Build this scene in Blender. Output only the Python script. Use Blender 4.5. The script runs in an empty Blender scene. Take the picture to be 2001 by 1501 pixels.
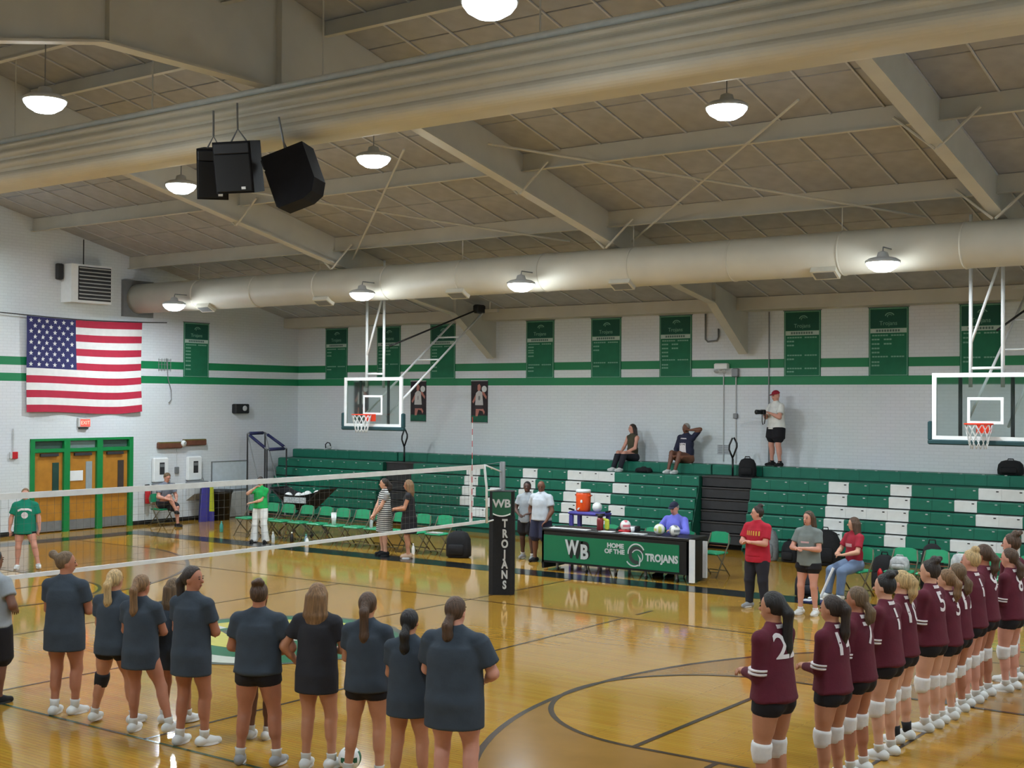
import bpy, bmesh, math, random
import numpy as np
from mathutils import Vector, Matrix
from mathutils.bvhtree import BVHTree
from mathutils.geometry import tessellate_polygon
random.seed(4)
SC = bpy.context.scene
COL = SC.collection
PI = math.pi

# ------------------------------------------------------------------ camera
F_PX, YAW, PITCH, ROLL, CAM_H = 2534.97, 36.21, 0.729, 0.351, 3.329
def make_camera():
    y, p, r = map(math.radians, (YAW, PITCH, ROLL))
    fw = Vector((-math.sin(y)*math.cos(p), math.cos(y)*math.cos(p), math.sin(p)))
    rt = Vector((math.cos(y), math.sin(y), 0)); up = rt.cross(fw)
    r2 = rt*math.cos(r)+up*math.sin(r); u2 = -rt*math.sin(r)+up*math.cos(r)
    cd = bpy.data.cameras.new('camera'); cd.sensor_fit = 'HORIZONTAL'; cd.sensor_width = 36
    cd.lens = F_PX/2001*36; cd.clip_end = 200; cd.clip_start = .05
    o = bpy.data.objects.new('camera', cd); COL.objects.link(o)
    m = Matrix((r2, u2, -fw)).transposed().to_4x4(); m.translation = Vector((0, 0, CAM_H))
    o.matrix_world = m
    SC.camera = o
make_camera()
vs = SC.view_settings
vs.view_transform = 'Standard'; vs.look = 'None'; vs.gamma = 1; vs.use_curve_mapping = False
vs.exposure = -0.05
SC.cycles.use_denoising = True
SC.cycles.max_bounces = 6; SC.cycles.diffuse_bounces = 4; SC.cycles.glossy_bounces = 3; SC.cycles.use_light_tree = False
SC.cycles.adaptive_threshold = .03
SC.cycles.sample_clamp_indirect = 6
w = bpy.data.worlds.new('world'); SC.world = w; w.use_nodes = True
w.node_tree.nodes['Background'].inputs[0].default_value = (.6, .62, .65, 1)
w.node_tree.nodes['Background'].inputs[1].default_value = 0.02
LAMP_EMISSION = 14.0             # glowing lamp lenses (built further down)
LAMP_WATTS = 178.0               # light given off downwards by each high-bay lamp
LAMP_SIDE_WATTS = 19.0           # light the drop lens throws sideways and up
LAMP_COLOR = (.84, .94, 1.0)

# ------------------------------------------------------------------ room dimensions (metres)
XL, XR, YB, YF = -28.07, 1.30, 27.52, -2.24      # left, right, back, front walls
XC, YC = -13.385, 12.64                          # centre of court
RIDGE, SLOPE = 9.07, .235
def roof(y): return RIDGE - SLOPE*abs(y-YC)

# ------------------------------------------------------------------ materials
def s2l(c):
    return tuple(((v/255)/12.92 if v/255 <= .04045 else (((v/255)+.055)/1.055)**2.4) for v in c)
MATS = {}
def mat(name, rgb, rough=.6, metal=0, var=.06, scale=8., bump=0, emit=0, trans=0, spec=.5, alpha=1):
    if name in MATS: return MATS[name]
    m = bpy.data.materials.new(name); m.use_nodes = True
    nt = m.node_tree; b = nt.nodes['Principled BSDF']
    c = s2l(rgb)
    b.inputs['Roughness'].default_value = rough; b.inputs['Metallic'].default_value = metal
    b.inputs['Specular IOR Level'].default_value = spec
    tc = nt.nodes.new('ShaderNodeTexCoord')
    if var > 0:
        n = nt.nodes.new('ShaderNodeTexNoise'); n.inputs['Scale'].default_value = scale; n.inputs['Detail'].default_value = 4
        r = nt.nodes.new('ShaderNodeValToRGB')
        r.color_ramp.elements[0].position = .3; r.color_ramp.elements[1].position = .7
        r.color_ramp.elements[0].color = (*[v*(1-var) for v in c], 1); r.color_ramp.elements[1].color = (*[min(1, v*(1+var)) for v in c], 1)
        nt.links.new(tc.outputs['Object'], n.inputs['Vector']); nt.links.new(n.outputs['Fac'], r.inputs['Fac'])
        nt.links.new(r.outputs['Color'], b.inputs['Base Color'])
        if bump:
            bp = nt.nodes.new('ShaderNodeBump'); bp.inputs['Strength'].default_value = bump; bp.inputs['Distance'].default_value = .02
            nt.links.new(n.outputs['Fac'], bp.inputs['Height']); nt.links.new(bp.outputs['Normal'], b.inputs['Normal'])
    else:
        b.inputs['Base Color'].default_value = (*c, 1)
    if emit:
        b.inputs['Emission Color'].default_value = (*c, 1); b.inputs['Emission Strength'].default_value = emit
    if trans: b.inputs['Transmission Weight'].default_value = trans
    if alpha < 1: b.inputs['Alpha'].default_value = alpha
    MATS[name] = m
    return m

def wall_material():
    m = bpy.data.materials.new('painted_block_wall'); m.use_nodes = True; nt = m.node_tree; b = nt.nodes['Principled BSDF']
    N = nt.nodes.new; L = nt.links.new
    geo = N('ShaderNodeNewGeometry'); sep = N('ShaderNodeSeparateXYZ'); L(geo.outputs['Position'], sep.inputs[0])
    def cmp(lo, hi):
        a = N('ShaderNodeMath'); a.operation = 'GREATER_THAN'; a.inputs[1].default_value = lo; L(sep.outputs['Z'], a.inputs[0])
        c = N('ShaderNodeMath'); c.operation = 'LESS_THAN'; c.inputs[1].default_value = hi; L(sep.outputs['Z'], c.inputs[0])
        d = N('ShaderNodeMath'); d.operation = 'MULTIPLY'; L(a.outputs[0], d.inputs[0]); L(c.outputs[0], d.inputs[1]); return d
    s1 = cmp(4.115, 4.315); s2 = cmp(3.725, 3.92)
    ad = N('ShaderNodeMath'); ad.operation = 'ADD'; L(s1.outputs[0], ad.inputs[0]); L(s2.outputs[0], ad.inputs[1])
    # block courses: coordinate along the wall is x+y
    su = N('ShaderNodeMath'); su.operation = 'ADD'; L(sep.outputs['X'], su.inputs[0]); L(sep.outputs['Y'], su.inputs[1])
    cx = N('ShaderNodeCombineXYZ'); L(su.outputs[0], cx.inputs[0]); L(sep.outputs['Z'], cx.inputs[1])
    br = N('ShaderNodeTexBrick'); br.inputs['Scale'].default_value = 1.0
    br.inputs['Brick Width'].default_value = .21; br.inputs['Row Height'].default_value = .072; br.inputs['Mortar Size'].default_value = .006
    br.inputs['Color1'].default_value = (*s2l((221, 226, 230)), 1); br.inputs['Color2'].default_value = (*s2l((218, 223, 227)), 1)
    br.inputs['Mortar'].default_value = (*s2l((209, 214, 218)), 1)
    L(cx.outputs[0], br.inputs['Vector'])
    no = N('ShaderNodeTexNoise'); no.inputs['Scale'].default_value = .6; no.inputs['Detail'].default_value = 5; L(geo.outputs['Position'], no.inputs['Vector'])
    mx0 = N('ShaderNodeMix'); mx0.data_type = 'RGBA'; mx0.blend_type = 'MULTIPLY'; mx0.inputs[0].default_value = .12
    L(br.outputs['Color'], mx0.inputs[6]); L(no.outputs['Color'], mx0.inputs[7])
    mx = N('ShaderNodeMix'); mx.data_type = 'RGBA'; L(ad.outputs[0], mx.inputs[0]); L(mx0.outputs[2], mx.inputs[6])
    mx.inputs[7].default_value = (*s2l((12, 122, 74)), 1)
    L(mx.outputs[2], b.inputs['Base Color']); b.inputs['Roughness'].default_value = .55
    bp = N('ShaderNodeBump'); bp.inputs['Strength'].default_value = .18; bp.inputs['Distance'].default_value = .008
    L(br.outputs['Fac'], bp.inputs['Height']); bp.invert = True; L(bp.outputs['Normal'], b.inputs['Normal'])
    return m

def floor_material():
    m = bpy.data.materials.new('maple_floor'); m.use_nodes = True; nt = m.node_tree; b = nt.nodes['Principled BSDF']
    N = nt.nodes.new; L = nt.links.new
    geo = N('ShaderNodeNewGeometry')
    br = N('ShaderNodeTexBrick'); br.inputs['Scale'].default_value = 1; br.inputs['Brick Width'].default_value = 1.1; br.inputs['Row Height'].default_value = .057
    br.inputs['Mortar Size'].default_value = .0012; br.offset = .37
    br.inputs['Color1'].default_value = (*s2l(FLOOR_A), 1); br.inputs['Color2'].default_value = (*s2l(FLOOR_B), 1)
    br.inputs['Mortar'].default_value = (*s2l((120, 84, 34)), 1)
    L(geo.outputs['Position'], br.inputs['Vector'])
    mp = N('ShaderNodeMapping'); mp.inputs['Scale'].default_value = (1.2, 16, 1); L(geo.outputs['Position'], mp.inputs['Vector'])
    no = N('ShaderNodeTexNoise'); no.inputs['Scale'].default_value = 1.6; no.inputs['Detail'].default_value = 6; L(mp.outputs[0], no.inputs['Vector'])
    mx = N('ShaderNodeMix'); mx.data_type = 'RGBA'; mx.blend_type = 'MULTIPLY'; mx.inputs[0].default_value = .25
    L(br.outputs['Color'], mx.inputs[6]); L(no.outputs['Color'], mx.inputs[7]); L(mx.outputs[2], b.inputs['Base Color'])
    b.inputs['Roughness'].default_value = FLOOR_ROUGH; b.inputs['Specular IOR Level'].default_value = .75
    n2 = N('ShaderNodeTexNoise'); n2.inputs['Scale'].default_value = 2.2; n2.inputs['Detail'].default_value = 2; L(geo.outputs['Position'], n2.inputs['Vector'])
    bp = N('ShaderNodeBump'); bp.inputs['Strength'].default_value = .012; bp.inputs['Distance'].default_value = .02
    L(n2.outputs['Fac'], bp.inputs['Height']); L(bp.outputs['Normal'], b.inputs['Normal'])
    return m
FLOOR_A, FLOOR_B, FLOOR_ROUGH = (190, 144, 54), (180, 133, 46), .085
M_WALL = wall_material(); M_FLOOR = floor_material()
M_CEIL = mat('ceiling_fibre_panel', (164, 164, 166), .95, var=.10, scale=3, bump=.1)
M_CEIL2 = mat('ceiling_tee', (192, 194, 198), .7)
M_DECK = mat('roof_deck_dark', (74, 70, 62), .9)
M_STEEL = mat('painted_roof_steel', (194, 191, 180), .6, var=.05, scale=2)
M_DUCT = mat('painted_duct', (208, 204, 190), .5, var=.05, scale=1.5)
M_GREEN = mat('bleacher_green', (14, 106, 84), .45, var=.08, scale=6)
M_GREEN2 = mat('bleacher_green_dark', (14, 84, 66), .5, var=.06)
M_BWHITE = mat('bleacher_white', (226, 228, 226), .45, var=.04)
M_BLACK = mat('black_plastic', (18, 18, 20), .45, var=.2)
M_BLACKCLOTH = mat('black_fabric', (20, 20, 23), .9, var=.25, scale=30)
M_DARK = mat('dark_grey', (46, 46, 48), .7, var=.15)
M_GREY = mat('grey_metal', (128, 130, 132), .45, metal=.3)
M_LGREY = mat('light_grey', (190, 192, 192), .6)
M_WHITE = mat('white_paint', (232, 234, 234), .5, var=.03)
M_BANNER = mat('banner_green', (18, 104, 72), .75, var=.08, scale=5)
M_BANNERD = mat('banner_dark_green', (14, 78, 62), .75, var=.08, scale=5)
M_BANTEXT = mat('banner_pale_text', (122, 168, 146), .8, var=.1, scale=40)
M_BANBAR = mat('banner_white_bar', (176, 196, 186), .8, var=.06, scale=30)
M_CHAIRG = mat('chair_green', (40, 150, 104), .4, var=.06)
M_DOORWOOD = mat('oak_door', (178, 122, 44), .4, var=.12, scale=5)
M_DOORGREEN = mat('door_green', (16, 128, 66), .4, var=.05)
M_LINE = mat('court_line_dark', (66, 50, 40), .16, var=.05)
M_LINEBLK = mat('court_border_black', (24, 28, 30), .16, var=.1)
M_LINEGRN = mat('court_line_green', (44, 70, 44), .16, var=.05)
M_STAIN = mat('court_stain_brown', (148, 108, 50), .14, var=.08, scale=2)
M_RED = mat('red_plastic', (190, 30, 40), .4)
M_ORANGE = mat('orange_plastic', (236, 84, 30), .35, var=.03)
M_BLUE = mat('violet_blue', (70, 66, 150), .5)
M_NAVY = mat('navy_pad', (34, 38, 84), .6)
M_GLASS = mat('clear_glass', (220, 235, 232), .05, var=0, trans=1.0)
M_RIM = mat('rim_orange', (230, 64, 34), .4, var=.03)
M_NET = mat('net_white', (220, 222, 222), .8)
M_NETD = mat('net_cord', (96, 96, 92), .8, var=0)

# ------------------------------------------------------------------ mesh helpers
class MB:
    def __init__(s): s.v = []; s.f = []; s.m = []; s.mi = 0
    def add(s, vs, fs):
        o = len(s.v); s.v += [tuple(v) for v in vs]; s.f += [tuple(i+o for i in f) for f in fs]; s.m += [s.mi]*len(fs); return s
    def box(s, c, d, R=None):
        x, y, z = (k/2 for k in d); c = Vector(c)
        vs = [Vector(p) for p in ((-x,-y,-z),(x,-y,-z),(x,y,-z),(-x,y,-z),(-x,-y,z),(x,-y,z),(x,y,z),(-x,y,z))]
        if R is not None: vs = [R @ v for v in vs]
        return s.add([v+c for v in vs], [(0,3,2,1),(4,5,6,7),(0,1,5,4),(1,2,6,5),(2,3,7,6),(3,0,4,7)])
    def bx(s, x0, x1, y0, y1, z0, z1): return s.box(((x0+x1)/2,(y0+y1)/2,(z0+z1)/2),(abs(x1-x0),abs(y1-y0),abs(z1-z0)))
    def bevbox(s, c, d, b, R=None):
        x, y, z = (k/2 for k in d); c = Vector(c); vs = []; b = min(b, x*.9, y*.9, z*.9)
        prof = [(-z, b), (-z+b, 0), (z-b, 0), (z, b)]
        rings = []
        for zz, ins in prof:
            X, Y = x-ins, y-ins; cc = b*.6
            ring = [(-X+cc,-Y),(X-cc,-Y),(X,-Y+cc),(X,Y-cc),(X-cc,Y),(-X+cc,Y),(-X,Y-cc),(-X,-Y+cc)]
            rings.append([(p[0], p[1], zz) for p in ring])
        vs = [Vector(p) for r in rings for p in r]
        if R is not None: vs = [R @ v for v in vs]
        fs = [tuple(reversed(range(8))), tuple(range(24, 32))]
        for k in range(3):
            for i in range(8): j = (i+1) % 8; fs.append((k*8+i, k*8+j, k*8+8+j, k*8+8+i))
        return s.add([v+c for v in vs], fs)
    def tube(s, pts, r, n=8, closed=False, cap=True):
        pts = [Vector(p) for p in pts]; k = len(pts); rr = r if isinstance(r, (list, tuple)) else [r]*k
        vs = []; up0 = None
        for i, p in enumerate(pts):
            if closed: t = pts[(i+1) % k]-pts[i-1]
            else: t = pts[min(i+1, k-1)]-pts[max(i-1, 0)]
            t.normalize()
            if up0 is None: up0 = Vector((0,0,1)) if abs(t.z) < .9 else Vector((1,0,0))
            a = (up0-t*up0.dot(t))
            if a.length < 1e-4: a = t.orthogonal()
            a.normalize(); up0 = a; b = t.cross(a)
            for j in range(n):
                q = 2*PI*j/n; vs.append(p+(a*math.cos(q)+b*math.sin(q))*rr[i])
        fs = []
        for i in range(k if closed else k-1):
            for j in range(n):
                A = i*n+j; B = i*n+(j+1) % n; C = ((i+1) % k)*n+(j+1) % n; D = ((i+1) % k)*n+j; fs.append((A, B, C, D))
        if cap and not closed: fs += [tuple(reversed(range(n))), tuple(range((k-1)*n, k*n))]
        return s.add(vs, fs)
    def lathe(s, prof, c=(0,0,0), n=16, R=None):
        vs = []; c = Vector(c)
        for r, z in prof:
            for j in range(n):
                v = Vector((r*math.cos(2*PI*j/n), r*math.sin(2*PI*j/n), z)); vs.append((R @ v if R is not None else v)+c)
        fs = []
        for i in range(len(prof)-1):
            for j in range(n): fs.append((i*n+j, i*n+(j+1) % n, (i+1)*n+(j+1) % n, (i+1)*n+j))
        if prof[0][0] > 1e-5: fs.append(tuple(reversed(range(n))))
        if prof[-1][0] > 1e-5: fs.append(tuple(range((len(prof)-1)*n, len(prof)*n)))
        return s.add(vs, fs)
    def sphere(s, c, r, n=12, m=8):
        r3 = r if isinstance(r, (tuple, list)) else (r,)*3
        return s.lathe([(max(1e-6, math.sin(PI*i/m)), -math.cos(PI*i/m)) for i in range(m+1)], c, n, Matrix.Diagonal(Vector(r3)))
    def prism(s, poly, a, b, ax):
        """polygon (2-D) extruded from a to b along axis ax ('x','y','z')"""
        def P(u, v, t): return {'x': (t, u, v), 'y': (u, t, v), 'z': (u, v, t)}[ax]
        n = len(poly); vs = [P(u, v, a) for u, v in poly]+[P(u, v, b) for u, v in poly]
        fs = [(i, (i+1) % n, n+(i+1) % n, n+i) for i in range(n)]
        for t in tessellate_polygon([[Vector((u, v, 0)) for u, v in poly]]):
            fs.append((t[0], t[1], t[2])); fs.append((n+t[2], n+t[1], n+t[0]))
        return s.add(vs, fs)
    def flat(s, poly, z):
        n = len(poly)
        fs = []
        for t in tessellate_polygon([[Vector((u, v, 0)) for u, v in poly]]):
            a, b, c = (poly[i] for i in t)
            if (b[0]-a[0])*(c[1]-a[1])-(b[1]-a[1])*(c[0]-a[0]) < 0: t = (t[0], t[2], t[1])
            fs.append(tuple(t))
        return s.add([(u, v, z) for u, v in poly], fs)
    def mesh(s, name, mats, smooth=False, fix=True):
        me = bpy.data.meshes.new(name); me.from_pydata(s.v, [], s.f)
        for m in (mats if isinstance(mats, (list, tuple)) else [mats]): me.materials.append(m)
        if any(s.m): me.polygons.foreach_set('material_index', s.m)
        if smooth: me.polygons.foreach_set('use_smooth', [True]*len(me.polygons))
        if fix:
            bm = bmesh.new(); bm.from_mesh(me); bmesh.ops.recalc_face_normals(bm, faces=bm.faces); bm.to_mesh(me); bm.free()
        me.update(); return me
    def obj(s, name, mats, parent=None, smooth=False, fix=True):
        return link(name, s.mesh(name, mats, smooth, fix), parent)
def link(name, data, parent=None):
    o = bpy.data.objects.new(name, data); COL.objects.link(o)
    if parent is not None: o.parent = parent
    return o
def top(o, label, cat, group=None):
    o['label'] = label; o['category'] = cat
    if group: o['group'] = group
    return o
def struct(o): o['kind'] = 'structure'; return o
def thing(name, label, cat, loc=(0,0,0), rz=0, group=None):
    o = link(name, None); o.empty_display_size = .1; o.location = loc; o.rotation_euler = (0, 0, rz)
    return top(o, label, cat, group)
def copy_tree(o, parent=None):
    c = o.copy(); COL.objects.link(c); c.parent = parent
    for ch in list(o.children): copy_tree(ch, c)
    return c
def rotz(a): return Matrix.Rotation(a, 3, 'Z')
def text_mesh(txt, size, depth=.004, bold=0., ext_scale=(1, 1)):
    cu = bpy.data.curves.new('lettering', 'FONT'); cu.body = txt; cu.size = size; cu.extrude = depth/2
    cu.align_x = 'CENTER'; cu.align_y = 'CENTER'; cu.offset = bold; cu.resolution_u = 3
    ob = bpy.data.objects.new('tmp', cu); COL.objects.link(ob)
    bpy.context.view_layer.update()
    me = bpy.data.meshes.new_from_object(ob.evaluated_get(bpy.context.evaluated_depsgraph_get()))
    bpy.data.objects.remove(ob); bpy.data.curves.remove(cu)
    for v in me.vertices: v.co.x *= ext_scale[0]; v.co.y *= ext_scale[1]
    return me
def text_obj(name, txt, size, material, parent, loc, rot, depth=.004, bold=0., sc=(1, 1)):
    me = text_mesh(txt, size, depth, bold, sc); me.materials.clear(); me.materials.append(material)
    o = link(name, me, parent); o.location = loc; o.rotation_euler = rot; return o
# ================================================================== THE ROOM
def build_room():
    fl = struct(MB().bx(XL-.3, XR+.3, YF-.3, YB+.3, -.2, 0).obj('floor', M_FLOOR))
    def gable(x0, x1):
        return MB().prism([(YF-.3, 0), (YB+.3, 0), (YB+.3, roof(YB)+.25), (YC, RIDGE+.25), (YF-.3, roof(YF)+.25)], x0, x1, 'x')
    struct(gable(XR, XR+.3).obj('wall_right', M_WALL))
    # left wall is built round the door opening
    y0, y1, zt = 18.53, 21.55, 2.32
    b = MB()
    b.prism([(YF-.3, 0), (y0, 0), (y0, zt), (y1, zt), (y1, 0), (YB+.3, 0), (YB+.3, roof(YB)+.25), (YC, RIDGE+.25), (YF-.3, roof(YF)+.25)], XL-.3, XL, 'x')
    struct(b.obj('wall_left', M_WALL))
    struct(MB().bx(XL, XR, YB, YB+.3, 0, 5.70).obj('wall_back', M_WALL))
    struct(MB().bx(XL, XR, YF-.3, YF, 0, 5.70).obj('wall_front', M_WALL))
    bb = MB(); bb.bx(XL, XL+.012, YF, y0, 0, .11).bx(XL, XL+.012, y1, YB, 0, .11)
    struct(bb.obj('baseboard_left', M_BLACK))
    struct(MB().bx(XL, XR, YB-.012, YB, 0, .11).obj('baseboard_back', M_BLACK))
    # ---------------- painted court markings, children of the floor
    z = .003
    def strip(name, x0, x1, yy0, yy1, m, zz=z):
        return MB().flat([(x0, yy0), (x1, yy0), (x1, yy1), (x0, yy1)], zz).obj(name, m, fl, fix=False)
    t = .021
    for yy, m in ((17.14, M_LINE), (8.14, M_LINEGRN)): strip('court_line', -22.385, -4.385, yy-t, yy+t, m)
    for xx in (-22.385, -4.385): strip('court_line', xx-t, xx+t, 8.14, 17.14, M_LINE)
    for xx in (-16.385, -10.385): strip('court_line', xx-t, xx+t, 8.14, 17.14, M_LINE)
    strip('court_line', XC-t, XC+t, 5.0, 20.2, M_LINE)
    # short dash that continues the attack line beyond the side line
    for k in range(1): strip('court_line', -10.41, -10.36, 17.5, 18.0, M_LINE)
    # black border of the basketball court
    X0, X1, Y0, Y1 = -26.19, -.58, 5.02, 20.2
    strip('court_border', X0-.65, X1+.65, Y1, Y1+.65, M_LINEBLK); strip('court_border', X0-.65, X1+.65, Y0-.65, Y0, M_LINEBLK)
    strip('court_border', X0-.65, X0, Y0, Y1, M_LINEBLK); strip('court_border', X1, X1+.65, Y0, Y1, M_LINEBLK)
    for sgn in (1, -1):
        cx = XC+sgn*11.18                 # hoop position of the full court
        ft = XC+sgn*6.945; bl = XC+sgn*12.8; R = 6.03
        def ang(a): return (cx-sgn*R*math.cos(a), YC+R*math.sin(a))
        A = math.radians(78)
        outer = [ang(-A+2*A*i/48) for i in range(49)]
        inner = [(bl, YC+1.83), (ft, YC+1.83)]+[(ft-sgn*1.83*math.sin(PI*i/24), YC+1.83*math.cos(PI*i/24)) for i in range(1, 24)]+[(ft, YC-1.83), (bl, YC-1.83)]
        poly = [(bl, outer[0][1])]+outer+[(bl, outer[-1][1])]+inner
        MB().flat(poly, .0015).obj('court_stain', M_STAIN, fl, fix=False)
        def ribbon(pts, w_, m=M_LINE, zz=z):
            b = MB(); P = [Vector((p[0], p[1], 0)) for p in pts]; vs = []; fs = []
            for i, p in enumerate(P):
                d = (P[min(i+1, len(P)-1)]-P[max(i-1, 0)]).normalized(); n = Vector((-d.y, d.x, 0))
                vs += [(p+n*w_)+Vector((0, 0, zz)), (p-n*w_)+Vector((0, 0, zz))]
            for i in range(len(P)-1): fs.append((2*i, 2*i+1, 2*i+3, 2*i+2))
            b.add(vs, fs).obj('court_line', m, fl, fix=False)
        ribbon([(bl, outer[0][1])]+outer+[(bl, outer[-1][1])], .035, zz=.0035)
        ribbon([(ft-sgn*1.83*math.sin(PI*i/36), YC+1.83*math.cos(PI*i/36)) for i in range(37)], .03, zz=.004)
        strip('court_line', min(ft, bl), max(ft, bl), YC-1.86, YC-1.80, M_LINE, .0045)
        strip('court_line', min(ft, bl), max(ft, bl), YC+1.80, YC+1.86, M_LINE, .0045)
        strip('court_line', ft-.03, ft+.03, YC-1.83, YC+1.83, M_LINE, .005)
        for q in (.9, 1.8, 2.7):
            strip('court_line', ft+sgn*q-.03, ft+sgn*q+.03, YC-2.05, YC-1.86, M_LINE, .0045)
            strip('court_line', ft+sgn*q-.03, ft+sgn*q+.03, YC+1.86, YC+2.05, M_LINE, .0045)
    # centre emblem: green, yellow and grey helmet with a plume
    ye = mat('emblem_yellow', (206, 196, 96), .15); gr = mat('emblem_green', (34, 110, 74), .15); ge = mat('emblem_grey', (96, 92, 84), .15); wt = mat('emblem_pale', (206, 208, 196), .15)
    def el(cx, cy, a, b_, a0=0, a1=2*PI, n=28, rot=0):
        out = []
        for i in range(n+1):
            q = a0+(a1-a0)*i/n; u, v = a*math.cos(q), b_*math.sin(q)
            out.append((cx+u*math.cos(rot)-v*math.sin(rot), cy+u*math.sin(rot)+v*math.cos(rot)))
        return out
    def crescent(cx, cy, r0, r1, a0, a1, off=(0, 0)):
        o = el(cx, cy, r0, r0, a0, a1); i = el(cx+off[0], cy+off[1], r1, r1, a0, a1); return o+i[::-1]
    def emb(poly, m, zz): MB().flat(poly, zz).obj('court_emblem', m, fl, fix=False)
    emb(el(XC, YC, 1.83, 1.83)[:-1], gr, .005)
    emb(crescent(XC, YC, 1.87, 1.78, 0, 1.98*PI), ge, .0055)
    emb(crescent(XC+.1, YC-.1, 1.62, 1.30, .9*PI, 1.75*PI, (.12, .1)), wt, .006)
    emb(crescent(XC, YC, 1.5, 1.0, .15*PI, .95*PI, (.1, -.05)), ye, .0062)
    emb(crescent(XC+.05, YC, 1.0, .86, .1*PI, 1.2*PI, (.06, 0)), ge, .0064)
    emb([(XC-1.3, YC-.55), (XC-.6, YC-.9), (XC+.2, YC-.85), (XC+.55, YC-.4), (XC+.1, YC-.15), (XC-.5, YC-.3), (XC-.9, YC-.1)], ye, .0066)
    emb([(XC-.5, YC+.1), (XC+.3, YC-.05), (XC+.75, YC+.35), (XC+.2, YC+.75), (XC-.35, YC+.6)], wt, .0068)
    # ---------------- roof: deck, panels, tees, rafters, purlins, braces - children of the ceiling
    b = MB()
    for s in (1, -1):
        ye_ = YB+.3 if s > 0 else YF-.3
        b.add([(XL-.3, YC, RIDGE+.06), (XR+.3, YC, RIDGE+.06), (XR+.3, ye_, roof(ye_)+.06), (XL-.3, ye_, roof(ye_)+.06),
               (XL-.3, YC, RIDGE+.25), (XR+.3, YC, RIDGE+.25), (XR+.3, ye_, roof(ye_)+.25), (XL-.3, ye_, roof(ye_)+.25)],
              [(0, 1, 2, 3), (4, 5, 6, 7), (0, 1, 5, 4), (1, 2, 6, 5), (2, 3, 7, 6), (3, 0, 4, 7)])
    ce = struct(b.obj('ceiling', M_DECK))
    ang_ = math.atan(SLOPE); cs = math.cos(ang_)
    edges = [YC+.01, 14.53, 17.34, 20.15, 22.96, 25.77, YB]
    xs = [-10.93+.82*k for k in range(-21, 16)]; xs = [x for x in xs if XL < x < XR]; xs = [XL]+xs+[XR]
    cache = {}
    def panel(x0, x1, ya, yb):
        key = (round(x1-x0, 3), round(abs(yb-ya), 3))
        if key not in cache:
            cache[key] = MB().bevbox((0, 0, 0), (x1-x0-.02, (abs(yb-ya)-.022)/cs, .05), .008).mesh('ceiling_panel', M_CEIL)
        o = link('ceiling_panel', cache[key], ce); ym = (ya+yb)/2
        o.location = ((x0+x1)/2, ym, roof(ym)+.032); o.rotation_euler = (-ang_ if ym > YC else ang_, 0, 0)
    for i in range(len(xs)-1):
        for j in range(len(edges)-1): panel(xs[i], xs[i+1], edges[j], edges[j+1])
        for j in range(2): panel(xs[i], xs[i+1], 2*YC-edges[j+1], 2*YC-edges[j])
    tee = MB().box((0, 0, 0), (.028, (YB-YC)/cs, .02)).mesh('ceiling_tee', M_CEIL2)
    for x in xs[1:-1]:
        for s in (1, -1):
            o = link('ceiling_tee', tee, ce); ym = YC+s*(YB-YC)/2
            o.location = (x, ym, roof(ym)-.008); o.rotation_euler = (-s*ang_, 0, 0)
    # tapered rafters with bottom flange and haunch
    def rafter(x):
        low = [(YC, 7.68), (15.55, 7.68), (21.5, 6.40), (24.3, 5.77), (25.72, 5.54), (27.3, 4.46)]
        for s in (1, -1):
            lo = [(YC+s*(y-YC), z_) for y, z_ in low]; yend = YC+s*(YB-YC)
            web = lo+[(yend, 4.46), (yend, roof(yend)), (YC, RIDGE)]
            MB().prism(web, x-.02, x+.02, 'x').obj('rafter_web', M_STEEL, ce)
            fb = MB()
            for (ya, za), (yb, zb) in zip(lo[:-1], lo[1:]):
                fb.add([(x-.11, ya, za), (x+.11, ya, za), (x+.11, yb, zb), (x-.11, yb, zb), (x-.11, ya, za-.03), (x+.11, ya, za-.03), (x+.11, yb, zb-.03), (x-.11, yb, zb-.03)],
                       [(0, 1, 2, 3), (7, 6, 5, 4), (0, 1, 5, 4), (1, 2, 6, 5), (2, 3, 7, 6), (3, 0, 4, 7)])
            fb.obj('rafter_flange', M_STEEL, ce)
            st = MB(); yy = YC+s*2.84; st.bx(x-.11, x+.11, yy-.01, yy+.01, 7.66, roof(yy)); st.bx(x-.11, x+.11, YC+s*13.07-.01, YC+s*13.07+.01, 5.54, roof(25.7))
            st.obj('rafter_stiffener', M_STEEL, ce)
        MB().bx(x-.13, x+.13, YC-.015, YC+.015, 7.66, RIDGE-.03).obj('rafter_stiffener', M_STEEL, ce)
        for s in (1, -1):
            for yp in (18.55, 21.4):
                y_ = YC+s*(yp-YC)
                for q in (1, -1):
                    MB().tube([(x+q*.02, y_-s*.1, roof(y_)-.72), (x+q*.62, y_-s*.1, roof(y_)-.2)], .022, 6).obj('flange_brace', M_STEEL, ce)
    for x in (-20.7, XC, -6.04): rafter(x)
    for s in (1, -1):
        for yp, d in ((13.6, .22), (18.55, .30), (21.4, .30), (24.2, .22)):
            y_ = YC+s*(yp-YC); zr = roof(y_)
            p = MB(); p.bx(XL, XR, y_-.012, y_+.012, zr-d, zr); p.bx(XL, XR, y_-.07, y_+.03, zr-d-.014, zr-d)
            p.obj('purlin', M_STEEL, ce)
        y_ = YC+s*(26.95-YC); MB().bx(XL, XR, y_-.04, y_+.04, 5.42, roof(y_)).obj('eave_beam', M_STEEL, ce)
        MB().bx(XL, XR, min(y_, y_+s*.57), max(y_, y_+s*.57), 5.42, 5.45).obj('eave_soffit', M_STEEL, ce)
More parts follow.
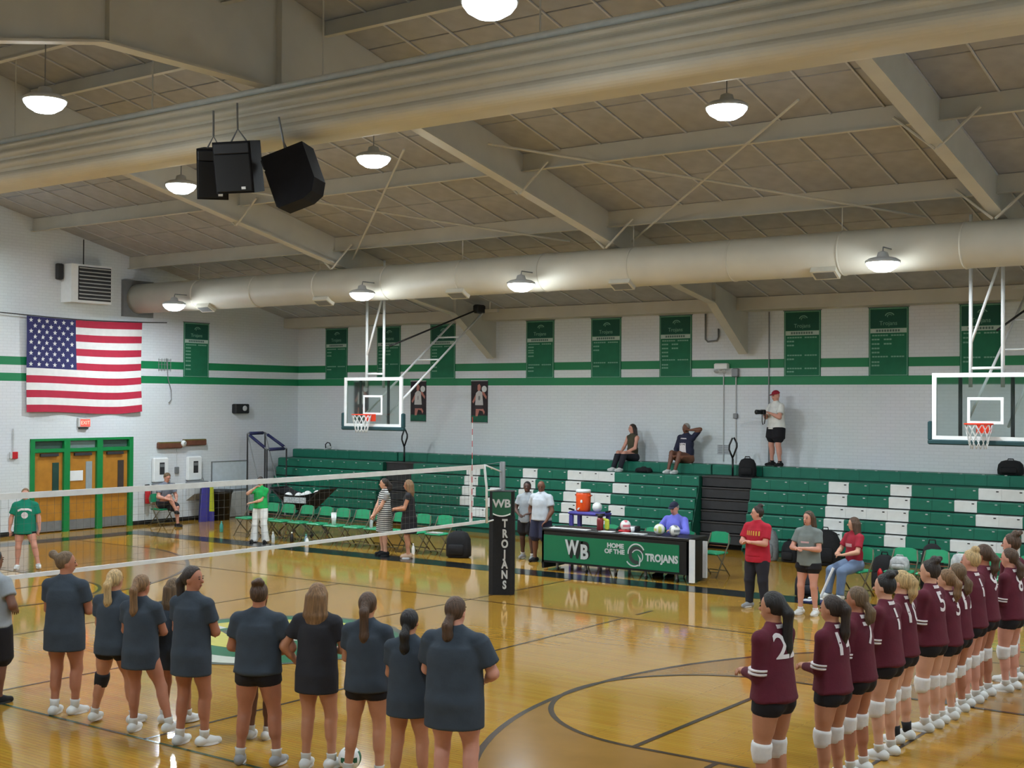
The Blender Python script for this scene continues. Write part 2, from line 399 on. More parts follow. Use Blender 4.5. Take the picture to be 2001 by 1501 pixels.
    for a, b_ in (((-14.87, 17.08), (-20.6, 21.9)), ((-7.63, 17.3), (-13.3, 22.16)), ((-20.6, 17.2), (-14.6, 21.9)), ((-13.2, 17.3), (-7.4, 22.1))):
        MB().tube([(a[0], a[1], roof(a[1])-.33), (b_[0], b_[1], roof(b_[1])-.33)], .022, 6).obj('brace_rod', M_STEEL, ce)
    return fl, ce
FLOOR, CEILING = build_room()

def build_door():
    y0, y1, zt = 18.53, 21.55, 2.32
    d = struct(link('door_1', None)); d.location = (XL, (y0+y1)/2, 0); d['label'] = 'triple oak doors in a green steel frame with a transom'
    def P(mb, name, m, par=d): 
        o = mb.obj(name, m, par); o.matrix_parent_inverse = Matrix.Translation(-d.location) if par is d else Matrix(); return o
    W = y1-y0; n = 3; post = .16; leaf = (W-4*post*.75)/3
    f = MB()
    ys = [y0+.06+i*(W-.12)/3 for i in range(4)]
    for k, y in enumerate(ys): f.bx(XL-.12, XL+.035, y-(.06 if k in (0, 3) else .085), y+(.06 if k in (0, 3) else .085), 0, zt)
    f.bx(XL-.12, XL+.03, y0, y1, zt-.06, zt); f.bx(XL-.12, XL+.03, y0, y1, 1.98, 2.07)
    P(f, 'door_frame', M_DOORGREEN)
    for i in range(3):
        a, b = ys[i]+.075, ys[i+1]-.075; c = (a+b)/2
        tr = MB().bx(XL-.08, XL-.06, a, b, 2.07, zt-.06)
        P(tr, 'transom_pane', mat('door_pane_%d' % i, ((70, 92, 84), (122, 140, 138), (70, 92, 84))[i], .15))
        lf = P(MB().bx(XL-.10, XL-.04, a, b, .02, 1.97), 'door_leaf', M_DOORWOOD)
        P(MB().bx(XL-.045, XL-.025, b-.30, b-.12, 1.02, 1.72), 'door_glass', mat('leaf_glass_%d' % i, ((48, 74, 66), (150, 160, 164), (70, 62, 58))[i], .1), lf).matrix_parent_inverse = Matrix()
        P(MB().bx(XL-.04, XL+.03, a+.03, b-.03, .90, .97), 'push_bar', M_LGREY, lf)
        P(MB().bx(XL-.04, XL-.028, a+.02, b-.02, .03, .28), 'kick_plate', M_GREY, lf)
        P(MB().bx(XL-.04, XL+.02, c-.25, c+.25, 1.88, 1.95), 'door_closer', M_DARK, lf)
    P(MB().bx(XL-.04, XL-.02, ys[1]+.12, ys[1]+.50, 1.25, 1.50), 'notice_sheet', M_WHITE)
    # leaves are built in world space, so undo the parent's offset for everything
    for o in list(d.children):
        o.matrix_parent_inverse = Matrix.Translation(-d.location)
    # dark space behind the door
    P(MB().bx(XL-.32, XL-.3, y0-.2, y1+.2, 0, zt+.2), 'door_backing', M_DARK)
build_door()

# ================================================================== lamps
M_LENS = bpy.data.materials.new('lamp_lens'); M_LENS.use_nodes = True
_b = M_LENS.node_tree.nodes['Principled BSDF']; _b.inputs['Base Color'].default_value = (1, 1, 1, 1)
_b.inputs['Emission Color'].default_value = (*LAMP_COLOR, 1); _b.inputs['Emission Strength'].default_value = LAMP_EMISSION
M_LENS.cycles.emission_sampling = 'NONE'
LD = bpy.data.lights.new('lamp_light', 'AREA'); LD.shape = 'DISK'; LD.size = .40; LD.energy = LAMP_WATTS; LD.color = LAMP_COLOR
LP = bpy.data.lights.new('lamp_glow', 'POINT'); LP.shadow_soft_size = .10; LP.energy = LAMP_SIDE_WATTS; LP.color = LAMP_COLOR
def lamp(label, x, y, z, hang, group='high-bay lamps under the roof'):
    t = thing('high_bay_lamp', label, 'lamp', (x, y, z), 0, group)
    MB().lathe([(.285, .0), (.285, .03), (.22, .07), (.10, .10), (.08, .17), (.03, .19)], n=24).obj('housing', M_LGREY, t, True)
    MB().lathe([(.0001, -.16), (.13, -.145), (.22, -.09), (.265, -.03), (.27, .0), (.0001, .0)], n=24).obj('lens', M_LENS, t, True)
    o = link('light', LD, t); o.location = (0, 0, -.17)
    o = link('glow', LP, t); o.location = (0, 0, -.28)
    if hang: MB().tube([(0, 0, .18), (0, 0, hang-z)], .008, 6).obj('stem', M_GREY, t)
    else: MB().tube([(0, 0, .18), (0, .02, .26), (0, .40, .26)], .012, 6).obj('duct_bracket', M_GREY, t)
LROWS = [
    # y, z, [(x, label)]
    (10.0, 7.2, [(-21.6, 'high-bay lamp near the flag wall on the camera side of the ridge'), (-14.9, 'high-bay lamp on the camera side of the ridge, left of the speaker cluster'), (-7.62, 'high-bay lamp on the camera side of the ridge, cut by the top of the picture'), (-.9, 'high-bay lamp on the camera side of the ridge by the right wall')]),
    (15.4, 7.2, [(-26.0, 'high-bay lamp over the left foul line beyond the ridge'), (-18.75, 'high-bay lamp beyond the ridge with its glow between duct bundle and speakers'), (-14.05, 'high-bay lamp just beyond the speaker cluster'), (-7.80, 'high-bay lamp beyond the ridge over the visiting team'), (-.9, 'high-bay lamp beyond the ridge by the right wall')]),
    (20.85, 5.64, [(-25.6, 'high-bay lamp below the round duct near the flag wall'), (-19.33, 'high-bay lamp below the round duct above the glass backboard over the home bench'), (-15.06, 'high-bay lamp below the round duct at half court'), (-7.70, 'high-bay lamp below the round duct over the visiting bench'), (-1.0, 'high-bay lamp below the round duct by the right wall')]),
    (4.4, 5.64, [(-25.0, 'high-bay lamp over the camera-side stands near the flag wall'), (-18.5, 'high-bay lamp over the camera-side stands, second from the flag wall'), (-11.5, 'high-bay lamp over the camera-side stands past half court'), (-4.5, 'high-bay lamp over the camera-side stands near the right wall')]),
]
for yy, zz, L_ in LROWS:
    for xx, lb in L_: lamp(lb, xx, yy, zz, None if yy == 20.85 else roof(yy)-.06)

# ================================================================== ducts and overhead things
def build_duct():
    y, z, r = 21.62, 5.93, .385
    t = thing('air_duct', 'large round cream air duct running along the back side of the gym', 'duct', (XL, y, z))
    n = 28
    b = MB()
    b.lathe([(r, 0), (r, XR-XL)], (0, 0, 0), n, Matrix.Rotation(PI/2, 3, 'Y')); b.obj('duct_body', M_DUCT, t, True)
    for k in range(1, 14):
        x = k*2.1+.5
        MB().lathe([(r, -.02), (r+.012, -.012), (r+.012, .012), (r, .02)], (x, 0, 0), n, Matrix.Rotation(PI/2, 3, 'Y')).obj('duct_seam', M_DUCT, t, True)
        if k % 2:
            MB().tube([(x, -.1, r), (x, -.1, roof(y)-z)], .01, 6).obj('duct_hanger', M_STEEL, t)
    MB().bx(0, .10, -r-.09, r+.09, -r-.09, r+.09).obj('wall_collar', M_GREY, t)
    for x in (-25.09, -21.05, -17.11, -13.06, -8.93, -4.8):
        dx = x-XL
        R = Matrix.Rotation(math.radians(-28), 3, 'X')
        c = R @ Vector((0, 0, -r-.015)); c += Vector((dx, -.02, 0))
        v = MB().box(c, (.46, .26, .09), R).obj('register', M_DUCT, t)
        g = R @ Vector((0, 0, -r-.063)); g += Vector((dx, -.02, 0))
        MB().box(g, (.38, .19, .008), R).obj('register_grille', M_GREY, v)
build_duct()

def build_ridge_bundle():
    """long bundle of stacked lobes hung under the ridge, with a conduit along its camera side"""
    t = thing('ridge_duct', 'long cream ribbed duct bundle hanging under the roof ridge', 'duct', (XL, YC, 6.85))
    prof = []
    def lobe(cy, cz, ry, rz, a0, a1, n=9):
        for i in range(n+1):
            q = math.radians(a0+(a1-a0)*i/n); prof.append((cy+ry*math.cos(q), cz+rz*math.sin(q)))
    # outline (y, z): camera side has three bulges, flat bottom
    lobe(-.12, .14, .24, .14, 270, 145); lobe(-.20, .335, .19, .10, 225, 135); lobe(-.21, .50, .18, .085, 225, 135)
    lobe(-.19, .64, .17, .07, 225, 90); lobe(.06, .66, .16, .08, 90, -20); lobe(.12, .53, .20, .10, 60, -40); lobe(.16, .36, .22, .11, 50, -40); lobe(.14, .16, .24, .16, 40, -90)
    MB().prism(prof, 0, XR-XL, 'x').obj('bundle_body', M_DUCT, t, False)
    MB().tube([(0, -.16, .78), (XR-XL, -.16, .78)], .05, 8).obj('conduit', mat('conduit_pale', (214, 216, 210), .5), t, True)
    for x in np.arange(1.2, 29, 3.6):
        MB().tube([(x, 0, .70), (x, 0, RIDGE-6.85)], .012, 6).obj('hanger', M_STEEL, t)
build_ridge_bundle()

M_CAB = mat('speaker_cabinet', (22, 22, 26), .85, var=.15, spec=.25)
def build_speakers():
    def cab(label, loc, yaw, tilt, w, h, d, roll=0, curved=False):
        t = thing('loudspeaker', label, 'loudspeaker', loc, 0, 'loudspeakers in the ceiling cluster')
        t.rotation_euler = (math.radians(tilt), math.radians(roll), math.radians(yaw))
        # trapezoid cabinet: wide front (-y), narrow back; curved ones have a rounded lower back
        if curved:
            pr = [(-d/2, h/2), (-d/2, -h/2), (d*.1, -h/2), (d*.35, -h*.42), (d/2, -h*.2), (d/2, h/2)]
            MB().prism(pr, -w/2, w/2, 'x').obj('cabinet', M_CAB, t)
        else:
            MB().prism([(-w/2, -d/2), (w/2, -d/2), (w*.36, d/2), (-w*.36, d/2)], -h/2, h/2, 'z').obj('cabinet', M_CAB, t)
        MB().bevbox((0, -d/2-.008, -h*.11), (w*.92, .03, h*.72), .01).obj('grille', mat('speaker_grille', (10, 10, 13), .8), t)
        MB().bevbox((0, -d/2-.010, h*.365), (w*.9, .03, h*.20), .01).obj('horn', mat('speaker_horn', (30, 32, 38), .5), t)
        MB().box((w*.25, -d/2-.026, -h*.40), (.06, .006, .035)).obj('badge', M_WHITE, t)
        MB().tube([(-w*.2, 0, h/2), (0, 0, h/2+.16), (w*.2, 0, h/2)], .012, 6).obj('yoke', M_GREY, t)
        MB().tube([(0, 0, h/2+.16), (0, .05, h/2+.5)], .014, 6).obj('hanger', M_GREY, t)
    cab('black loudspeaker with narrow front at the flag end of the ceiling cluster', (-13.80, 11.90, 6.42), 44, 14, .42, .68, .42)
    cab('black loudspeaker with wide grille in the middle of the ceiling cluster', (-13.2, 11.85, 6.44), 20, 12, .56, .68, .45)
    cab('black loudspeaker with curved back showing its underside in the ceiling cluster', (-12.62, 12.3, 6.3), -62, 20, .52, .72, .60, curved=True)
build_speakers()
# ================================================================== BLEACHERS (closed stack along the back wall)
MOD, PITCH_R, TOPZ = .447, .255, 1.65
def face_y(r): return 26.30-.09*r          # r = 0 top row ... 5 bottom row
LETTERS = {  # column offset from section start -> cells (col, row) painted white, rows 0..4
    'W': [(0, 0), (0, 1), (0, 2), (0, 3), (1, 4), (2, 2), (2, 3), (3, 4), (4, 0), (4, 1), (4, 2), (4, 3)],
    'B': [(0, r) for r in range(5)]+[(1, 0), (2, 0), (3, 1), (1, 2), (2, 2), (3, 3), (1, 4), (2, 4)],
    'H': [(0, r) for r in range(5)]+[(3, r) for r in range(5)]+[(1, 2), (2, 2)],
    'S': [(1, 0), (2, 0), (3, 0), (0, 1), (1, 2), (2, 2), (3, 3), (0, 4), (1, 4), (2, 4)],
}
def build_bleachers():
    mod_mesh = {}
    for key, m in (('g', M_GREEN), ('w', M_BWHITE)):
        b = MB(); w_, h_ = MOD-.004, PITCH_R-.028
        # seat module: moulded front with rounded nose and a short top
        b.prism([(0, 0), (0, h_-.03), (.012, h_-.008), (.04, h_), (.28, h_), (.28, h_-.03), (.05, h_-.04), (.04, 0)], 0, w_, 'x')
        mod_mesh[key] = b.mesh('seat_module', m)
    def section(label, x0, n, letters, group='closed bleacher sections'):
        t = thing('bleacher_section', label, 'bleachers', (x0, YB, 0), 0, group)
        white = set()
        for ch, c0 in letters:
            for c_, r in LETTERS[ch]: white.add((c0+c_, r))
        clips = MB(); clipsd = MB()
        for r in range(6):
            zb = TOPZ-(r+1)*PITCH_R; yf = face_y(r)-YB
            for c_ in range(n):
                w_ = (c_, r) in white
                o = link('seat_module', mod_mesh['w' if w_ else 'g'], t); o.location = (c_*MOD, yf, zb+.02)
                (clipsd if w_ else clips).bevbox(((c_+.82)*MOD, yf-.004, zb+.02+PITCH_R*.68), (.05, .012, .022), .004)
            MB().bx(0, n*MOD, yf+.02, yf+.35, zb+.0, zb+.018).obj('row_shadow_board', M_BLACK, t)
        # top bench on the wall side
        for c_ in range(n):
            o = link('seat_module', mod_mesh['g'], t); o.location = (c_*MOD, 26.88-YB, 1.655)
            clips.bevbox(((c_+.82)*MOD, 26.88-YB+.02, 1.655+PITCH_R-.028), (.05, .03, .014), .004)
        if clips.v: clips.obj('seat_clips', M_LGREY, t)['kind'] = 'stuff'
        if clipsd.v: clipsd.obj('seat_clips', M_DARK, t)['kind'] = 'stuff'
        MB().bx(0, n*MOD, 27.10-YB, -.02, 1.60, 1.87).obj('top_deck', M_GREEN2, t)
        MB().bx(0, n*MOD, face_y(0)-YB+.05, 26.93-YB, 1.60, 1.645).obj('foot_deck', M_GREEN2, t)
        MB().bx(.02, n*MOD-.02, face_y(0)-YB+.20, -.02, .0, TOPZ-.06).obj('frame_core', M_DARK, t)
        MB().bx(0, n*MOD, face_y(5)-YB+.06, face_y(5)-YB+.10, .0, TOPZ-6*PITCH_R+.02).obj('kick_board', M_GREEN2, t)
        for xx in (-.015, n*MOD):
            poly = [(face_y(5)-YB-.005, .06)]+[(face_y(r)-YB-.005, TOPZ-(r+1)*PITCH_R) for r in range(5, -1, -1)]+[(face_y(0)-YB, TOPZ-.02), (26.88-YB, TOPZ), (26.88-YB, 1.87), (-.02, 1.87), (-.02, .06)]
            MB().prism(poly, xx, xx+.015, 'x').obj('end_panel', M_GREEN2, t)
        return t
    n1 = int((-23.58+27.85)/MOD)
    section('green bleacher section in the corner by the flag wall, without letters', -23.58-n1*MOD, n1, [])
    section('green bleacher section with the white letters W and B', -22.48, 19, [('W', 4), ('B', 11)])
    section('green bleacher section with the white letters H and S', -12.67, 20, [('H', 4), ('S', 10)])
    # stepped aisles between the sections
    def aisle(label, x0, x1):
        t = thing('bleacher_aisle', label, 'stairs', (x0, YB, 0), 0, 'bleacher aisles'); W_ = x1-x0
        for r in range(6):
            zb = TOPZ-(r+1)*PITCH_R; yf = 26.42-.02*r-YB
            MB().bx(.02, W_-.02, yf, yf+.03, zb+.02, zb+PITCH_R-.03).obj('riser', M_DARK, t)
            MB().bx(.02, W_-.02, yf-.03, yf+.30, zb+PITCH_R-.03, zb+PITCH_R-.005).obj('tread', mat('aisle_tread', (66, 64, 64), .7), t)
        MB().bx(.02, W_-.02, 26.62-YB, -.02, 0, TOPZ-.04).obj('aisle_core', M_DARK, t)
        for c_ in range(int(W_/MOD)):
            o = link('seat_module', mod_mesh['g'], t); o.location = (.02+c_*(W_-.04)/int(W_/MOD), 26.90-YB, 1.655); o.scale.x = (W_-.04)/int(W_/MOD)/MOD
        MB().bx(.02, W_-.02, 27.10-YB, -.02, 1.60, 1.868).obj('top_deck', M_GREEN2, t)
        MB().bx(.02, W_-.02, 26.50-YB, 26.93-YB, 1.60, 1.642).obj('landing', mat('aisle_landing', (112, 108, 104), .7), t)
    aisle('dark stepped aisle between the corner section and the W B section', -23.58+.015, -22.48-.015)
    aisle('dark stepped aisle between the W B section and the H S section', -22.48+19*MOD+.015, -12.67-.015)
    def rail(label, x):
        t = thing('aisle_handrail', label, 'handrail', (x, 26.75, 1.644), 0, 'aisle handrails')
        MB().tube([(0, 0, 0), (0, 0, .40)], .024, 8).obj('post', M_BLACK, t, True)
        MB().tube([(0, 0, .40), (-.09, 0, .60), (-.085, 0, .70), (-.01, 0, .86), (.03, 0, .87), (.10, 0, .74), (.10, 0, .66), (.01, 0, .44)], .022, 8, closed=True).obj('diamond_loop', M_BLACK, t, True)
    rail('black diamond-loop handrail at the aisle under the glass backboard', -23.2)
    rail('black diamond-loop handrail at the aisle left of the letter H', -13.36)
build_bleachers()

# ================================================================== side-court baskets
def build_basket(label, xc, glass_label=None):
    yb = 22.72; w_, h_, zt = 1.82, 1.17, 3.855
    t = thing('basketball_backboard', label, 'backboard', (xc, yb, zt-h_), 0, 'ceiling-hung side baskets')
    fr = MB(); b_ = .075
    fr.bx(-w_/2, w_/2, -.03, .02, 0, b_).bx(-w_/2, w_/2, -.03, .02, h_-b_, h_).bx(-w_/2, -w_/2+b_, -.03, .02, b_, h_-b_).bx(w_/2-b_, w_/2, -.03, .02, b_, h_-b_)
    fr.obj('board_frame', M_WHITE, t)
    MB().bx(-w_/2+b_*.8, w_/2-b_*.8, -.012, .0, b_*.8, h_-b_*.8).obj('glass', M_GLASS, t)
    sq = MB(); sw, sh, s0, q = .61, .46, .29, .05
    sq.bx(-sw/2, sw/2, -.022, -.014, s0, s0+q).bx(-sw/2, sw/2, -.022, -.014, s0+sh-q, s0+sh).bx(-sw/2, -sw/2+q, -.022, -.014, s0+q, s0+sh-q).bx(sw/2-q, sw/2, -.022, -.014, s0+q, s0+sh-q)
    sq.obj('target_square', M_WHITE, t)
    pad = MB(); pm = mat('board_pad', (24, 62, 66), .6)
    pad.bevbox((0, -.01, -.035), (w_+.14, .10, .09), .02); pad.bevbox((-w_/2-.035, -.01, .16), (.07, .10, .34), .02); pad.bevbox((w_/2+.035, -.01, .16), (.07, .10, .34), .02)
    pad.obj('edge_padding', pm, t)
    rz = .295; rr = .2286
    MB().tube([(rr*math.cos(2*PI*i/24), -.40+rr*math.sin(2*PI*i/24), rz) for i in range(24)], .012, 6, closed=True).obj('rim', M_RIM, t, True)
    MB().prism([(-.11, 0), (.11, 0), (.11, -.17), (-.11, -.17)], -.17, -.03, 'y').obj('rim_bracket', M_RIM, t).location = (0, 0, rz+.01)
    nt = MB()
    for k in range(12):
        a = 2*PI*k/12
        for s in (1, -1):
            pts = []
            for i in range(6):
                f = i/5; r_ = rr*(1-.42*f); q_ = a+s*f*PI/3; pts.append((r_*math.cos(q_), -.40+r_*math.sin(q_), rz-.42*f))
            nt.tube(pts, .006, 4)
    nt.obj('hoop_net', M_NET, t, True)
    # support frame: two upright pipes, crossbar, folding struts up to the roof steel
    zt_ = roof(yb)-(zt-h_)-.10
    px = .27
    for s in (-1, 1):
        MB().tube([(s*px, .06, h_-.25), (s*px, .06, h_+1.95)], .034, 8).obj('mast_pipe', M_WHITE, t, True)
        MB().bx(s*.44-.03, s*.44+.03, .03, .06, .06, h_-.06).obj('back_brace', mat('brace_dark', (40, 52, 54), .6), t)
    MB().tube([(-px, .06, h_+.08), (px, .06, h_+.08)], .026, 8).obj('cross_bar', M_WHITE, t, True)
    MB().tube([(-px, .06, h_+.50), (px-.04, .06, h_+1.95)], .026, 8).obj('diagonal_pipe', M_WHITE, t, True)
    MB().tube([(-px, .06, h_+1.95), (px, .06, h_+1.95)], .03, 8).obj('cross_bar', M_WHITE, t, True)
    for s in (-1, 1):
        MB().tube([(s*px, .06, h_+1.95), (s*px, .06, zt_)], .03, 8).obj('hanger_pipe', M_WHITE, t, True)
        MB().tube([(s*.36, .07, .25), (s*.36+.15, 3.6, h_+1.75)], .026, 8).obj('back_strut', M_WHITE, t, True)
    for f in (.52, .74): MB().tube([(-.36+.15*f, .07+3.53*f, .25+(h_+1.5)*f), (.36+.15*f, .07+3.53*f, .25+(h_+1.5)*f)], .02, 6).obj('strut_rung', M_WHITE, t, True)
    MB().tube([(.05, .5, h_+.75), (.45, 3.3, h_+1.75)], .022, 6).obj('fold_actuator', M_BLACK, t, True)
    MB().bevbox((.47, 3.45, h_+1.80), (.16, .34, .22), .03).obj('winch', M_BLACK, t)
    MB().bx(-.55, .95, 3.58, 3.64, h_+1.72, h_+1.80).obj('strut_beam', M_STEEL, t)
    for s in (-.3, .7): MB().tube([(s, 3.6, h_+1.78), (s, 3.6, roof(yb+3.6)-(zt-h_)-.02)], .02, 6).obj('hanger_pipe', M_STEEL, t)
build_basket('glass backboard hanging over the home bench chairs', -20.68)
build_basket('glass backboard hanging over the visiting bench chairs', -6.58)

# ================================================================== wall banners
def build_banner(label, loc, rz, rows, group, notes=0):
    """rows: (z fraction, kind) of the printed lines below the title bar"""
    W_, H_ = .88, 1.49
    t = thing('record_banner', label, 'banner', loc, rz, group)
    MB().bx(-W_/2, W_/2, -.012, 0, 0, H_).obj('cloth', M_BANNER, t)
    MB().bx(-W_/2+.035, W_/2-.035, -.016, -.012, H_*.70, H_-.05).obj('header_field', M_BANNERD, t)
    e = MB(); q = .014
    for x in (-W_/2+.02, W_/2-.02-q): e.bx(x, x+q, -.016, -.012, .02, H_-.02)
    e.bx(-W_/2+.02, W_/2-.02, -.016, -.012, H_-.035, H_-.02).bx(-W_/2+.02, W_/2-.02, -.016, -.012, .01, .022)
    e.obj('border_line', M_BANTEXT, t)
    # crest of the header: small plumed helmet, then the script name line
    hl = MB(); hx, hz = .03, H_*.865
    def arc(r0, r1, a0, a1, n=8):
        o = [(hx+r0*math.cos(math.radians(a0+(a1-a0)*i/n)), hz+r0*.8*math.sin(math.radians(a0+(a1-a0)*i/n))) for i in range(n+1)]
        i_ = [(hx+r1*math.cos(math.radians(a0+(a1-a0)*i/n)), hz+r1*.8*math.sin(math.radians(a0+(a1-a0)*i/n))) for i in range(n+1)]
        return o+i_[::-1]
    hl.prism(arc(.11, .085, 20, 170), -.019, -.016, 'y'); hl.prism(arc(.06, .045, 30, 200), -.019, -.016, 'y')
    hl.obj('helmet_crest', M_BANTEXT, t)
    text_obj('header_lettering', 'Trojans', .13, M_BANTEXT, t, (0, -.018, H_*.765), (PI/2, 0, 0), .003)
    MB().bx(-W_/2+.04, W_/2-.04, -.017, -.012, H_*.625, H_*.69).obj('title_bar', M_BANBAR, t)
    sm = MB()                                        # illegible small print of the title: a row of grey dashes
    for i in range(9): sm.bx(-.27+i*.06, -.27+i*.06+.042, -.019, -.017, H_*.642, H_*.675)
    sm.obj('title_print', mat('banner_small_print', (86, 112, 104), .8), t)['kind'] = 'stuff'
    pr = MB()
    for f, kind in rows:
        z = H_*f
        if kind == 'full':
            for i in range(12):
                if i != 6: pr.bx(-.36+i*.06, -.36+i*.06+.048, -.016, -.012, z, z+.03)
        elif kind == 'left':
            for i in range(3): pr.bx(-.37+i*.06, -.37+i*.06+.05, -.016, -.012, z, z+.034)
        elif kind == 'both':
            for i in range(3): pr.bx(-.37+i*.06, -.37+i*.06+.05, -.016, -.012, z, z+.034); pr.bx(-.10+i*.06, -.10+i*.06+.05, -.016, -.012, z, z+.034)
    pr.obj('printed_lines', M_BANTEXT, t)['kind'] = 'stuff'
    MB().tube([(-W_/2-.02, -.006, H_+.005), (W_/2+.02, -.006, H_+.005)], .014, 6).obj('hanging_rod', M_GREY, t)
R1 = [(.58, 'full'), (.525, 'left'), (.47, 'left'), (.43, 'left'), (.37, 'left'), (.22, 'full'), (.17, 'left'), (.11, 'left')]
R2 = [(.58, 'full'), (.515, 'left'), (.45, 'left'), (.24, 'full'), (.18, 'left')]
R3 = [(.58, 'full'), (.52, 'both'), (.455, 'both'), (.39, 'left'), (.33, 'left'), (.27, 'full'), (.19, 'left'), (.14, 'left')]
R4 = [(.58, 'full'), (.52, 'left'), (.46, 'left'), (.31, 'full'), (.25, 'left'), (.11, 'full'), (.06, 'left')]
R5 = [(.58, 'full'), (.52, 'left'), (.46, 'left'), (.40, 'left'), (.34, 'left'), (.28, 'left'), (.2, 'left'), (.13, 'left')]
BG = 'green record banners'
for x, rows, lb in ((-26.5, R2, 'green record banner on the back wall next to the room corner'), (-24.47, R3, 'green back-wall record banner behind the masts of the home-bench backboard'),
                    (-22.5, R5, 'green record banner on the back wall above the second player poster'), (-19.25, R1, 'green back-wall record banner with four lines of left print above the letter W'),
                    (-17.24, R2, 'green back-wall record banner with two lines of left print above the letter B'), (-15.27, R3, 'green back-wall record banner with two print columns above the seated spectators'),
                    (-12.02, R4, 'green back-wall record banner with three headings right of the standing photographer'), (-10.03, R3, 'green record banner with two print columns, on the back wall above the letter H'),
                    (-8.06, R2, 'green back-wall record banner behind the masts of the visiting-bench backboard')):
    build_banner(lb, (x, YB-.001, 3.915), 0, rows, BG)
build_banner('green record banner on the left wall beside the national flag', (XL+.001, 23.63, 3.92), PI/2, R5, BG)
def wallrot(): return PI/2           # things on the left wall: local -y faces the room (+x)

# player posters under the stripe
def build_poster(label, x, jersey, shorts, number):
    t = thing('player_poster', label, 'poster', (x, YB-.001, 2.72), 0, 'hanging player posters'); W_, H_ = .56, 1.14
    MB().bx(-W_/2, W_/2, -.01, 0, 0, H_).obj('cloth', mat('poster_dark', (44, 36, 40), .8, var=.3, scale=5), t)
    MB().bx(-W_/2, W_/2, -.013, -.01, .03, .2).obj('grass_field', mat('poster_green', (30, 92, 70), .8, var=.2), t)
    def shape(name, poly, m, y): MB().prism([(u*W_, v*H_) for u, v in poly], y-.003, y, 'y').obj(name, m, t)
    sk = mat('poster_skin', (178, 116, 104), .8); jm = mat('poster_jersey', jersey, .8); sm = mat('poster_shorts', shorts, .8)
    shape('printed_legs', [(-.22, .16), (-.1, .16), (.0, .3), (.2, .28), (.28, .2), (.34, .26), (.14, .4), (-.2, .4)], sk, -.013)
    shape('printed_shorts', [(-.24, .33), (.22, .33), (.20, .44), (-.22, .44)], sm, -.015)
    shape('printed_jersey', [(-.24, .42), (.24, .42), (.18, .72), (.05, .76), (-.06, .76), (-.20, .70)], jm, -.017)
    shape('printed_arm', [(.15, .70), (.42, .56), (.45, .62), (.30, .72), (.18, .75)], sk, -.016)
    shape('printed_arm', [(-.2, .68), (-.42, .5), (-.36, .46), (-.18, .58)], sk, -.016)
    shape('printed_head', [(-.10, .78), (-.02, .75), (.08, .78), (.10, .86), (.02, .92), (-.09, .89)], sk, -.019)
    c = [(.30+.15*math.cos(2*PI*i/14), .80+.075*math.sin(2*PI*i/14)) for i in range(14)]
    shape('printed_ball', c, mat('poster_ball', (214, 214, 212), .8), -.018)
    text_obj('printed_number', number, .16, mat('poster_number', (70, 70, 74), .8), t, (0, -.021, H_*.58), (PI/2, 0, 0), .002)
    for z in (.005, H_-.005): MB().tube([(-W_/2, -.014, z), (W_/2, -.014, z)], .012, 6).obj('rod', M_LGREY, t)
build_poster('dark player poster seen through the glass backboard', -25.5, (196, 192, 190), (60, 50, 54), '0')
build_poster('player poster with white jersey and dark shorts under the green stripe', -23.36, (206, 200, 196), (58, 40, 46), '1')
build_poster('player poster with white jersey and red shorts under the green stripe', -21.22, (212, 204, 198), (170, 60, 70), '8')

